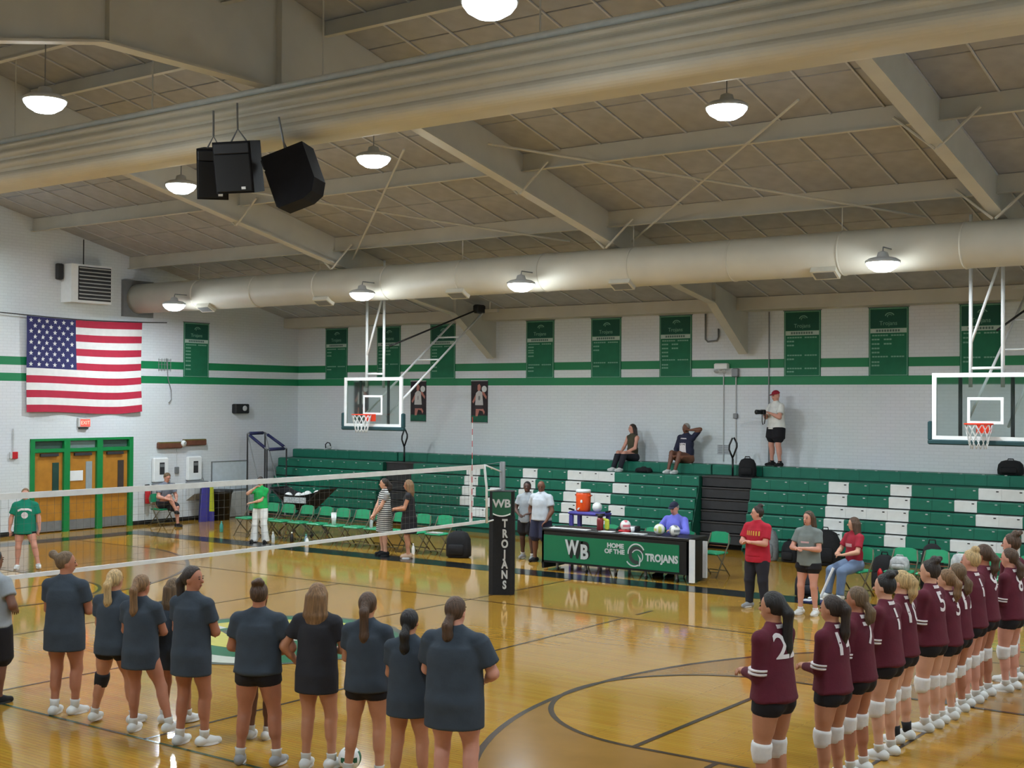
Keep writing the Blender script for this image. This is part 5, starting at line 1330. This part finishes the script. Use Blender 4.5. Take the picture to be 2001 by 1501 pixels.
    # ---------------- bottoms
    if bottom:
        m = bottom['m']; k_ = bottom['kind']; lo2 = [lo[0], lo[1], -.02]; G = Field(lo2, [hi[0], hi[1], hz+.18*s], vox)
        th = .010+max(0, vox-.012)*.6
        if k_ in ('spandex', 'shorts', 'pants', 'wide', 'jeans'):
            G.ell(pel+Vector((0, -.01, .01)), (.150*s*B+th, .105*s*B+th, .115*s), 0)
            for sg in (-1, 1): G.ell(pel+Vector((sg*.07*s*B, -.05*s, -.035*s)), (.078*s*B+th, .075*s*B+th, .088*s), .04)
            if seat is None: G.cap(sp(.03*H), sp(.11*H), .118*s*B+th, .110*s*B+th, .04, .74)
            L = bottom.get('len', {'spandex': .20, 'shorts': .62}.get(k_, 1)); lw = bottom.get('loose', {'spandex': .0, 'shorts': .022}.get(k_, .006))
            for i in (0, 1):
                rh = .094*s*B+th+lw
                if k_ in ('spandex', 'shorts'):
                    G.cap(hips[i], hips[i].lerp(knees[i], L), rh, (.094*(1-L)+.060*L)*s*B+th+lw*1.6+.006, .03, flat=True)
                    G.cap(hips[i].lerp(knees[i], .2*L), hips[i].lerp(knees[i], .92*L), .086*s*B+th+lw, (.080 if L < .4 else .074)*s*B+th+lw, .02)
                else:
                    G.cap(hips[i], knees[i], rh, .062*s*B+th+lw, .035); G.cap(hips[i].lerp(knees[i], .25), hips[i].lerp(knees[i], .55), .088*s*B+th+lw, .076*s*B+th+lw, .03)
                    end = ankles[i]-Vector((0, 0, .01 if k_ != 'wide' else .05))
                    G.cap(knees[i], end, .060*s*B+th+lw, (.044*s+th+lw if k_ != 'wide' else .10*s), .03, flat=True)
                    if k_ != 'wide':
                        fd = Vector((math.sin(math.radians(-ft[i][2])), math.cos(math.radians(-ft[i][2])), 0))
                        G.cap(knees[i].lerp(ankles[i], .18)-fd*.02*s, knees[i].lerp(ankles[i], .45)-fd*.016*s, .052*s*B+th, .049*s*B+th, .03)
        elif k_ == 'skirt':
            zb = bottom['to']; G.cap(pel+Vector((0, -.008, .12*s)), pel+Vector((0, -.008, -.02)), .150*s*B, .200*s*B, 0, .80, flat=True); G.cap(pel+Vector((0, -.008, 0)), Vector((0, 0, zb)), .200*s*B, bottom.get('r', .19)*s*B, .03, .84, flat=True)
            G.ell(pel+Vector((0, -.012, .0)), (.182*s*B, .138*s*B, .14*s), .04)
        if shirt and seat is None and k_ != 'skirt': G.cutz(hz+min(shirt.get('hem', -.07)+.05, .10), True)
        elif 'top' in bottom: G.cutz(hz+bottom['top'], True)
        part_field('shorts' if k_ in ('spandex', 'shorts') else ('skirt' if k_ == 'skirt' else 'trousers'), G, m, root)
    # ---------------- shoes, socks, knee pads
    for i in (0, 1):
        fd = Vector((math.sin(math.radians(-ft[i][2])), math.cos(math.radians(-ft[i][2])), 0)); a = ankles[i]; base = a.z-az
        if shoes:
            sv = max(.011, vox*.8); G = Field([a.x-.26, a.y-.26, base-.005], [a.x+.26, a.y+.26, a.z+.09], sv); fl = Vector((a.x, a.y, base))
            G.cap(fl-fd*.05*s+Vector((0, 0, .038)), fl+fd*.05*s+Vector((0, 0, .04)), .043*s, .044*s, 0); G.cap(fl+fd*.05*s+Vector((0, 0, .038)), fl+fd*.145*s+Vector((0, 0, .028)), .045*s, .036*s, .03)
            G.cap(fl-fd*.035*s+Vector((0, 0, .05)), a-Vector((0, 0, .012)), .041*s, .038*s, .03, flat=False); G.cutz(base+.002)
            sh_o = part_field('shoe', G, shoes, root)
            so_ = MB(); n = 14; pts = []
            for q in range(n):
                an = 2*PI*q/n; u, v = math.cos(an), math.sin(an); pts.append(fl+fd*(.047*s+.115*s*u)+Vector((fd.y, -fd.x, 0))*(.050*s*v*(1 if u > -.5 else .9)))
            so_.add([(p.x, p.y, base+.0005) for p in pts]+[(p.x, p.y, base+.022) for p in pts], [tuple(range(n))[::-1], tuple(range(n, 2*n))]+[(q, (q+1) % n, n+(q+1) % n, n+q) for q in range(n)])
            so_.obj('sole', M_WHITE if shoes is not M_BLACKCLOTH else M_DARK, sh_o)
        if socks:
            MB().tube([a+Vector((0, 0, -.02)), a.lerp(knees[i], .10), a.lerp(knees[i], socks[1])], [.042*s+.003, .042*s+.003, .046*s*B+.003], 14).obj('sock', socks[0], root, True)
        if knee and knee[i]:
            k0 = knees[i]; km = knee[i]
            MB().tube([k0.lerp(hips[i], .17), k0.lerp(hips[i], .10), k0, k0.lerp(ankles[i], .13), k0.lerp(ankles[i], .22)], [.066*s*B+.006, .069*s*B+.008, .066*s*B+.010, .062*s*B+.008, .058*s*B+.006], 16).obj('knee_pad', km, root, True)
    # ---------------- hair
    if hair:
        st, hm = hair[0], HAIR[hair[1]]
        pts = [hp(0, 0, 0)]; G = Field([hc.x-.30, hc.y-.36, hc.z-.55*s], [hc.x+.30, hc.y+.30, hc.z+.24*s], max(.012, vox*.85))
        big = 1.0 if st != 'thin' else .96
        fr = .035 if st in ('long', 'wavy') else .028
        G.ell(hp(0, -.010, .022), (.084*s*big, .102*s*big, .104*s*big), 0, HR, cut=[((0, .86, -.5), fr*s), ((0, .3, -1), .085*s)])
        if st in ('ponytail', 'highpony', 'lowpony', 'braid'):
            hgt = {'ponytail': .01, 'highpony': .055, 'lowpony': -.05, 'braid': -.04}[st]; Lp = hair[2] if len(hair) > 2 else .34
            tie = hp(0, -.10, hgt)
            G.ell(tie, (.034*s,)*3, .02)
            p1 = hp(0, -.135, hgt-.05); p2 = hp(0, -.125, hgt-.05-Lp*.5); p3 = hp(0, -.10, hgt-.05-Lp)
            w_ = .040 if st != 'braid' else .028
            G.cap(tie, p1, .032*s, w_*s, .02); G.cap(p1, p2, w_*s, w_*1.05*s, .03); G.cap(p2, p3, w_*1.0*s, .014*s, .03)
        elif st in ('bun', 'messybun'):
            z_ = .125 if st == 'bun' else .12
            G.ell(hp(0, -.05, z_), (.048*s, .048*s, .042*s), .012)
            if st == 'messybun':
                for q in range(5): G.ell(hp(.04*math.cos(q*1.3), -.07+.03*math.sin(q*1.3), z_+.02*math.sin(q*2.1)), (.028*s,)*3, .012)
        elif st in ('long', 'wavy'):
            Lp = hair[2] if len(hair) > 2 else .34
            for k in range(-3, 4):
                a_ = k*.34; x0, y0 = .082*math.sin(a_), -.085*math.cos(a_)-.005
                wv = .012*math.sin(k*2.2) if st == 'wavy' else 0
                G.cap(hp(x0, y0, .0), hp(x0*1.18+wv, y0*1.06, -Lp*.5), .034*s, .036*s, .02); G.cap(hp(x0*1.18+wv, y0*1.06, -Lp*.5), hp(x0*1.05-wv, y0*1.05, -Lp), .036*s, .020*s, .02)
            for sg in (-1, 1): G.cap(hp(sg*.074, .01, .02), hp(sg*.078, -.01, -.12), .022*s, .022*s, .02)
        elif st == 'blown':                # tail thrown sideways
            G.cap(hp(-.02, -.09, .06), hp(-.10, -.12, .085), .036*s, .042*s, .02); G.cap(hp(-.10, -.12, .085), hp(-.19, -.10, .055), .040*s, .016*s, .02)
        part_field('hair', G, hm, root)
    if cap:
        G = Field([hc.x-.2, hc.y-.2, hc.z-.05], [hc.x+.2, hc.y+.3, hc.z+.2], vox*.8)
        G.ell(hp(0, -.004, .035), (.084*s, .104*s, .094*s), 0, HR, cut=[((0, -.1, -1), -.005*s)]); c_o = part_field('ball_cap', G, cap, root)
        b_ = MB(); pts = [hp(.072*math.sin(q), .07+.085*math.cos(q), .04-.02*math.cos(q)) for q in np.linspace(-1.5, 1.5, 11)]
        b_.add([tuple(p) for p in pts]+[tuple(p+Vector((0, 0, .008))) for p in pts], [tuple(range(11)), tuple(range(21, 10, -1))]+[(q, q+1, 12+q, 11+q) for q in range(10)]+[(10, 0, 11, 21)])
        b_.obj('cap_brim', cap, c_o)
    root['_h'] = 0; del root['_h']
    return dict(root=root, hp=hp, wri=wri, elb=elb, sh=sh, pel=pel, s=s, knees=knees, ankles=ankles, hc=hc)
# ---------------------------------------------------------------- wardrobe
SLATE = fabric('slate', (52, 62, 73)); SLATE2 = fabric('charcoal', (38, 39, 46)); SPAN = fabric('black_spandex', (22, 20, 26)); MAROON = fabric('maroon', (88, 22, 40)); MAROON2 = fabric('maroon_bright', (116, 22, 48))
REDT = fabric('red', (176, 26, 48)); REDT2 = fabric('dark_red', (152, 30, 48)); GREYT = fabric('grey_tee', (118, 126, 124)); TEAL = fabric('teal_tee', (0, 122, 96)); KELLY = fabric('kelly_green', (24, 168, 84)); WHITEF = fabric('white', (226, 226, 222)); OFFW = fabric('off_white', (186, 192, 200))
NAVYF = fabric('navy', (36, 38, 62)); JEAN = fabric('denim', (104, 122, 150)); PERI = fabric('periwinkle', (112, 116, 216)); DKPANT = fabric('dark_trousers', (34, 34, 44)); GREYP = fabric('grey_polo', (148, 154, 160)); OLIVE = fabric('olive', (70, 66, 48)); BLUGR = fabric('blue_grey', (112, 118, 130))
SHOEW = mat('shoe_white', (216, 218, 216), .6); SHOEG = mat('shoe_grey', (150, 152, 154), .6); SHOEB = M_BLACKCLOTH; SOCKW = mat('sock_white', (214, 214, 210), .9); SOCKB = mat('sock_black', (26, 26, 30), .9); PADW = mat('kneepad_white', (220, 218, 216), .8, var=.06, scale=25); PADB = mat('kneepad_black', (20, 20, 24), .8)
PRW = mat('print_white', (222, 214, 216), .8); PRG = mat('print_gold', (206, 160, 70), .8); PRP = mat('print_pale', (196, 160, 160), .8); PRD = mat('print_dark', (52, 62, 60), .8)
HT = 'home team players lined up on the near side line'; VT = 'visiting team players lined up on the end line'
spx = lambda L=.22: dict(kind='spandex', m=SPAN, len=L, top=.08)
def tee(m=SLATE, hem=-.12, **k): return dict(m=m, hem=hem, sleeve=.62, loose=1.12, **k)
C = dict(vox=.014)
def front(s, z=.64, x=.05, y=.25): return [(-x*s, y*s, z), (x*s, y*s, z)]
# ---------------------------------------------------------------- home team, backs to the camera
person('home player in slate T-shirt with light brown tail blown sideways', (-11.88, 8.28, 0), 26, 1.70, 'warm', ('blown', 'ash'), tee(hem=-.20), spx(), SHOEW, (SOCKW, .18), feet=[(-.10, -.02, 6), (.11, .02, -25)], hands=front(1, 1.06), head=-55, group=HT, build=1.08, **C)
person('home player in slate T-shirt with blonde ponytail and black sleeve on one knee', (-11.12, 8.33, 0), 22, 1.57, 'tan', ('ponytail', 'blonde', .36), tee(hem=-.09), spx(.3), SHOEW, (SOCKW, .14), knee=(PADB, None), feet=[(-.24, .03, 4), (.20, .06, -20)], hands=front(.95, .98), head=-6, group=HT, build=1.08, **C)
person('home player in slate T-shirt with long dark blonde ponytail and one leg stepped out', (-10.60, 8.26, 0), 24, 1.57, 'warm', ('ponytail', 'light', .42), tee(hem=-.16), spx(), SHOEW, (SOCKW, .16), feet=[(-.10, .05, 2), (.34, -.02, -25)], hands=front(.95, .96), head=-12, group=HT, **C)
person('home player in slate T-shirt with long loose hair, half hidden behind a teammate', (-10.68, 8.72, 0), 18, 1.48, 'warm', ('long', 'ash', .36), tee(hem=-.20), spx(), SHOEW, (SOCKW, .16), feet=[(-.10, .0, 4), (.14, .08, -20)], hands=front(.95, .94), group=HT, **C)
person('home player in slate T-shirt with dark ponytail, face turned toward the scorer table', (-9.85, 8.27, 0), 14, 1.71, 'warm', ('ponytail', 'dark', .34), tee(hem=-.20), spx(), SHOEW, (SOCKW, .16), feet=[(-.13, .0, 4), (.12, .05, -28)], hands=front(1, 1.04), head=-85, group=HT, **C)
person('home player in slate T-shirt with a hair bun', (-8.87, 8.22, 0), 28, 1.65, 'warm', ('messybun', 'brown'), tee(hem=-.02, flare=1.0), spx(.26), SHOEG, (SOCKW, .16), feet=[(-.16, -.02, 10), (.19, -.02, -14)], hands=[(-.10, .22, 1.0), (.16, .20, .98)], head=6, group=HT, build=1.14, wide=1.05, **C)
person('home player in slate T-shirt hidden behind the one with the bun', (-9.52, 8.84, 0), 22, 1.46, 'brown', ('bun', 'dark'), tee(hem=-.14), spx(), SHOEW, (SOCKW, .16), hands=front(.9, .92), group=HT, **C)
person('home player in charcoal T-shirt with long wavy light brown hair', (-8.36, 8.46, 0), 22, 1.66, 'tan', ('wavy', 'light', .34), tee(SLATE2, hem=-.17), spx(), SHOEW, (SOCKW, .13), feet=[(-.09, -.03, 4), (.14, .02, -18)], hands=[(-.22, .10, .90), (.06, .25, 1.02)], head=-4, group=HT, **C)
person('home player in slate T-shirt with long wavy dark ponytail over the ball', (-7.76, 8.47, 0), 24, 1.63, 'tan', ('ponytail', 'brown', .44), tee(hem=-.06), spx(.28), SHOEW, (SOCKW, .12), feet=[(-.17, .0, 12), (.12, .0, -8)], hands=front(1, 1.0), head=4, group=HT, build=1.02, **C)
person('short home player in slate T-shirt with dark low ponytail', (-7.20, 8.38, 0), 20, 1.55, 'tan', ('lowpony', 'black', .24), tee(hem=-.14), spx(.26), SHOEW, (SOCKW, .12), feet=[(-.13, .0, 6), (.14, .0, -8)], hands=front(.95, .93), head=0, group=HT, **C)
person('broad home player in oversize slate T-shirt with short brown ponytail', (-6.66, 8.33, 0), 16, 1.71, 'pink', ('lowpony', 'brown', .16), dict(m=SLATE, hem=-.22, sleeve=.72, loose=1.26), spx(.24), SHOEW, (SOCKW, .12), feet=[(-.13, .0, 8), (.15, .0, -10)], hands=[(-.12, .26, 1.02), (.18, .25, 1.0)], head=-8, group=HT, build=1.18, wide=1.12, **C)
person('official in grey shirt and black shorts at the end of the home line', (-12.92, 8.10, 0), 8, 1.66, 'brown', ('short', 'black'), dict(m=GREYP, hem=-.02, sleeve=.6, loose=1.12), dict(kind='shorts', m=SPAN, len=.95), SHOEB, None, hands=[(-.16, .16, 1.0), (.17, .16, 1.0)], build=1.15, **C)
# ---------------------------------------------------------------- visiting team, facing the flag
def visitor(label, y, H, hair, skin='tan', num='1', x=-4.38, yaw=83, head=6, **k):
    B = k.get('build', 1.04)
    pr = [('stripe', 0, .80, .855, PRW), ('stripe', 0, .90, .955, PRW), ('stripe', 1, .80, .855, PRW), ('stripe', 1, .90, .955, PRW),
          ('text', num, .27*H/1.7, 0, .245*H, 'back', PRW), ('shape', [(-1, -.28), (1, -.28), (1, .28), (-1, .28)], .055, 0, .335*H, 'back', PRW)]
    a = dict(pole=(.35, -.5, -.8), feet=[(-.12, .0, 8), (.12, .0, -8)], hands=[(-.05, .25, .62*H), (.05, .25, .62*H)], build=1.04, vox=.014); a.update(k)
    person(label, (x, y, 0), yaw, H, skin, hair, dict(m=MAROON, hem=-.02*H/1.7, sleeve=1.5, loose=1.0), spx(.24), a.pop('shoes', SHOEW), a.pop('socks', (SOCKW, .14)), (PADW, PADW), head=head, prints=pr, group=VT, **a)
visitor('visiting player in maroon jersey with very long black ponytail, end of the line', 9.86, 1.77, ('ponytail', 'black', .52), 'tan', '22', x=-4.55, build=1.10)
visitor('visiting player in maroon jersey with long brown ponytail, second in line', 10.68, 1.66, ('highpony', 'dark', .40), 'tan', '14')
visitor('visiting player in maroon jersey with curly hair in a black-tied tail, third in line', 11.26, 1.67, ('lowpony', 'ash', .12), 'warm', '7')
visitor('visiting player number 1 in maroon jersey with black hair bun', 11.96, 1.71, ('messybun', 'black'), 'light', '1')
visitor('visiting player in maroon jersey with pale blonde hair and black socks', 12.62, 1.67, ('highpony', 'blonde', .2), 'light', '10', socks=(SOCKB, .22), x=-4.46)
visitor('visiting player in maroon jersey with dark updo beside the pale blonde one', 13.24, 1.72, ('messybun', 'dark'), 'light', '5', head=14)
visitor('short visiting player in maroon jersey with dark blonde ponytail', 13.70, 1.58, ('ponytail', 'light', .22), 'light', '3', x=-4.36)
visitor('visiting player in maroon jersey with grey-brown hair behind the short blonde one', 14.12, 1.60, ('lowpony', 'ash', .14), 'warm', '12')
visitor('visiting player in maroon jersey with yellow-blonde bun', 14.62, 1.70, ('bun', 'blonde'), 'pink', '1')
visitor('visiting player in maroon jersey with brown ponytail and pale number 9', 15.08, 1.72, ('ponytail', 'brown', .2), 'warm', '9')
visitor('visiting player in maroon jersey with reddish brown hair in front of the letter S', 15.62, 1.64, ('lowpony', 'brown', .18), 'pink', '8', x=-4.24)
visitor('tall visiting player in maroon jersey with brown hair at the far end of the line', 16.15, 1.76, ('messybun', 'brown'), 'pink', '2', x=-4.36)
# ---------------------------------------------------------------- visiting coaches
person('woman in red T-shirt and dark trousers clasping her hands', (-9.20, 19.32, 0), 172, 1.64, 'pink', ('bun', 'dark'), dict(m=REDT, hem=-.10, sleeve=.72, loose=1.14), dict(kind='pants', m=DKPANT, top=.08), SHOEG, None,
       feet=[(-.14, .0, 12), (.14, .02, -10)], hands=[(-.03, .27, 1.08), (.04, .27, 1.09)], head=-52, build=1.10, vox=.015, prints=[*[('shape', [(-.3, -1), (.3, -1), (.3, 1), (-.3, 1)], .036, -.11+.044*q, .37, 'front', PRG) for q in range(6)]])
person('woman in grey T-shirt and black shorts with white shoes', (-8.27, 19.20, 0), 176, 1.62, 'pink', ('long', 'brown', .26), dict(m=GREYT, hem=-.06, sleeve=.66, loose=1.12), dict(kind='shorts', m=SPAN, len=.3, loose=.018, top=.06), SHOEW, (SOCKW, .1),
       feet=[(-.12, .0, 6), (.12, .04, -6)], hands=[(-.04, .25, 1.06), (.07, .26, 1.05)], head=-10, vox=.015, prints=[('shape', [(-1, -.2), (1, -.2), (1, .2), (-1, .2)], .07, 0, .31, 'front', PRP)])
person('woman in dark red T-shirt and jeans seated at the head of the visiting bench', (-8.40, 21.42, 0), 150, 1.62, 'light', ('long', 'brown', .34), dict(m=REDT2, hem=-.02, sleeve=.70, loose=1.12), dict(kind='jeans', m=JEAN, top=.10, loose=.012), SHOEW, None, seat=.478,
       feet=[(-.16, .42, 8), (.14, .44, -8)], hands=[(-.08, .30, .74), (.10, .28, .76)], head=-40, vox=.015, prints=[('shape', [(-1, -.35), (1, -.35), (1, .35), (-1, .35)], .08, 0, .32, 'front', PRP)])
# ---------------------------------------------------------------- home bench side
person('girl in teal-green T-shirt behind the net near the doors', (-22.52, 14.78, 0), -128, 1.56, 'pink', ('ponytail', 'light', .2), dict(m=TEAL, hem=-.12, sleeve=.72, loose=1.2), spx(.3), SHOEW, None, feet=[(-.26, .06, 12), (.14, -.02, -10)], hands=[(-.27, .05, .76), (.29, .02, .72)], pole=(1, -.3, -.2), vox=.016, build=1.08,
       prints=[('shape', [(-1, -.1), (-.5, .12), (.5, .12), (1, -.1), (1, .2), (.5, .42), (-.5, .42), (-1, .2)], .13, 0, .33, 'front', PRW), ('shape', [(.9*math.cos(q), .9*math.sin(q)) for q in np.linspace(0, 2*PI, 14)[:-1]], .07, 0, .25, 'front', PRW)])
person('woman in kelly-green top and white wide-leg trousers', (-22.50, 20.88, 0), -165, 1.52, 'light', ('ponytail', 'dark', .2), dict(m=KELLY, hem=.01, sleeve=.6, loose=1.08), dict(kind='wide', m=WHITEF, top=.10), SHOEB, None, feet=[(-.15, .0, 10), (.14, .03, -8)], hands=[(.10, .22, .93), (.02, .19, 1.28)], head=10, nod=.15, vox=.016)
person('woman in black and white striped dress', (-18.64, 20.86, 0), 150, 1.64, 'light', ('ponytail', 'dark', .14), dict(m=None or fabric('stripe_base', (70, 70, 72)), hem=-.05, sleeve=.5, loose=1.02), dict(kind='skirt', m=fabric('stripe_base', (70, 70, 72)), to=.50, r=.215), SHOEB, None, hands=[(-.04, .24, .86), (.05, .24, .86)], head=-20, vox=.016)
person('woman in black dress with long light brown hair', (-17.92, 20.82, 0), 128, 1.64, 'tan', ('long', 'light', .30), dict(m=SPAN, hem=-.05, sleeve=.3, loose=1.02), dict(kind='skirt', m=SPAN, to=.52, r=.215), mat('sandal_tan', (176, 146, 120), .7), None, hands=[(-.05, .26, 1.02), (.04, .26, 1.04)], head=-14, vox=.016)
person('official in grey shirt and dark shorts half hidden behind the net post', (-15.80, 22.15, 0), 195, 1.63, 'dark', ('short', 'black'), dict(m=GREYP, hem=-.06, sleeve=.6, loose=1.1), dict(kind='shorts', m=SPAN, len=.7), SHOEG, (SOCKW, .14), feet=[(-.16, .1, 6), (.14, -.12, -6)], hands=[(-.12, .24, .98), (.10, .24, .96)], head=10, vox=.016)
person('bald official in white polo shirt and navy shorts beside the scorer table', (-15.32, 21.98, 0), 178, 1.68, 'brown', None, dict(m=OFFW, hem=.0, sleeve=.66, loose=1.12), dict(kind='shorts', m=NAVYF, len=.9, top=.10), SHOEB, None, feet=[(-.13, .0, 10), (.16, .0, -8)], hands=[(-.22, .14, .86), (.26, .02, .86)], head=24, nod=.3, build=1.16, wide=1.08, vox=.016)
person('scorer in periwinkle-blue long-sleeve shirt and navy cap behind the table', (-12.12, 21.98, 0), 170, 1.72, 'pink', ('short', 'grey'), dict(m=PERI, hem=-.02, sleeve=1.5, loose=1.16), dict(kind='pants', m=DKPANT, top=.08), SHOEB, None, seat=.478, lean=.16, feet=[(-.14, .40, 6), (.14, .40, -6)], hands=[(-.22, .42, .89), (.16, .42, .90)], head=8, nod=.2, cap=NAVYF, build=1.2, wide=1.08, vox=.016)
person('man in grey shirt sitting cross-legged against the left wall', (-27.32, 21.95, 0), -90, 1.70, 'pink', ('short', 'ash'), dict(m=BLUGR, hem=-.02, sleeve=.66, loose=1.14), dict(kind='shorts', m=DKPANT, len=.9, top=.08), SHOEB, None, seat=.478, lean=.2, feet=[(-.12, .44, 4), (-.06, .46, -20, .34)], hands=[(-.16, .34, .70), (.14, .36, .72)], nod=.45, build=1.12, vox=.017)
# ---------------------------------------------------------------- spectators on the top bench
person('spectator woman in olive tank top and dark leggings on the top bench', (-16.22, 27.12, 0), 160, 1.62, 'pink', ('long', 'dark', .30), dict(m=OLIVE, hem=-.02, sleeve=0, loose=1.0), dict(kind='pants', m=DKPANT, top=.08), SHOEW, None, seat=1.89, feet=[(-.20, .55, 6, 1.652), (.05, .55, -4, 1.652)], hands=[(-.08, .28, 2.10), (.08, .28, 2.12)], head=-10, vox=.017)
person('spectator man in white T-shirt and open navy jacket on the top bench', (-14.75, 27.12, 0), 168, 1.70, 'brown', ('thin', 'grey'), dict(m=NAVYF, hem=-.02, sleeve=1.5, loose=1.12), dict(kind='shorts', m=fabric('rust_shorts', (132, 86, 66)), len=.95, top=.08), SHOEW, None, seat=1.89, feet=[(-.13, .55, 6, 1.652), (.10, .52, -4, 1.652)], hands=[(-.15, .06, 2.66), (.10, .26, 2.12)], head=-6, build=1.12, vox=.017,
       prints=[('shape', [(-.75, -1.5), (.75, -1.5), (.6, 1.5), (-.6, 1.5)], .14, .0, .27, 'front', PRW), ('text', 'WB', .10, 0, .30, 'front', PRD)])
pg = person('photographer in white T-shirt and black shorts standing on the top bench', (-12.47, 27.12, 1.884), 150, 1.70, 'pink', None, dict(m=WHITEF, hem=-.04, sleeve=.68, loose=1.18), dict(kind='shorts', m=SPAN, len=.62, loose=.03), SHOEB, (SOCKB, .08), feet=[(-.15, .0, 10), (.15, .0, -10)], hands=[(-.08, .24, 1.20), (.10, .24, 1.14)], head=0, nod=.1, cap=REDT2, build=1.14, vox=.016)
def build_camera_prop():
    a = math.radians(150); R = rotz(a); c = R @ Vector((.02, .345, 1.22))+Vector((-12.47, 27.12, 1.884))
    t = thing('photo_camera', 'black camera with dangling strap held by the photographer', 'camera', c, a)
    MB().bevbox((0, 0, 0), (.15, .08, .11), .015).obj('camera_body', M_BLACK, t); MB().lathe([(.045, 0), (.05, .06), (.055, .14), (.05, .15)], (0, .04, 0), 16, Matrix.Rotation(-PI/2, 3, 'X')).obj('lens_barrel', M_BLACK, t, True)
    MB().tube([(-.08, 0, .03), (-.10, .0, -.10), (-.06, .0, -.26), (.0, .0, -.28), (.03, 0, -.2), (.03, 0, -.06)], .010, 6).obj('strap', M_BLACK, t, True)
build_camera_prop()
# dark striped-dress bands
def stripes():
    for o in list(bpy.data.objects):
        if o.get('label') == 'woman in black and white striped dress':
            for ch in o.children:
                if ch.name.split('.')[0] in ('shirt', 'skirt', 'collar'):
                    ch.data.materials.clear(); ch.data.materials.append(M_DRESS)
def dress_material():
    m = bpy.data.materials.new('striped_knit'); m.use_nodes = True; nt = m.node_tree; b = nt.nodes['Principled BSDF']; N = nt.nodes.new; L = nt.links.new
    tc = N('ShaderNodeTexCoord'); sp_ = N('ShaderNodeSeparateXYZ'); L(tc.outputs['Object'], sp_.inputs[0]); mu = N('ShaderNodeMath'); mu.operation = 'MULTIPLY'; mu.inputs[1].default_value = 24; L(sp_.outputs['Z'], mu.inputs[0])
    fr = N('ShaderNodeMath'); fr.operation = 'FRACT'; L(mu.outputs[0], fr.inputs[0]); gt = N('ShaderNodeMath'); gt.operation = 'GREATER_THAN'; gt.inputs[1].default_value = .5; L(fr.outputs[0], gt.inputs[0])
    mx = N('ShaderNodeMix'); mx.data_type = 'RGBA'; L(gt.outputs[0], mx.inputs[0]); mx.inputs[6].default_value = (.02, .02, .024, 1); mx.inputs[7].default_value = (.62, .62, .6, 1); L(mx.outputs[2], b.inputs['Base Color']); b.inputs['Roughness'].default_value = .9
    return m
M_DRESS = dress_material(); stripes()
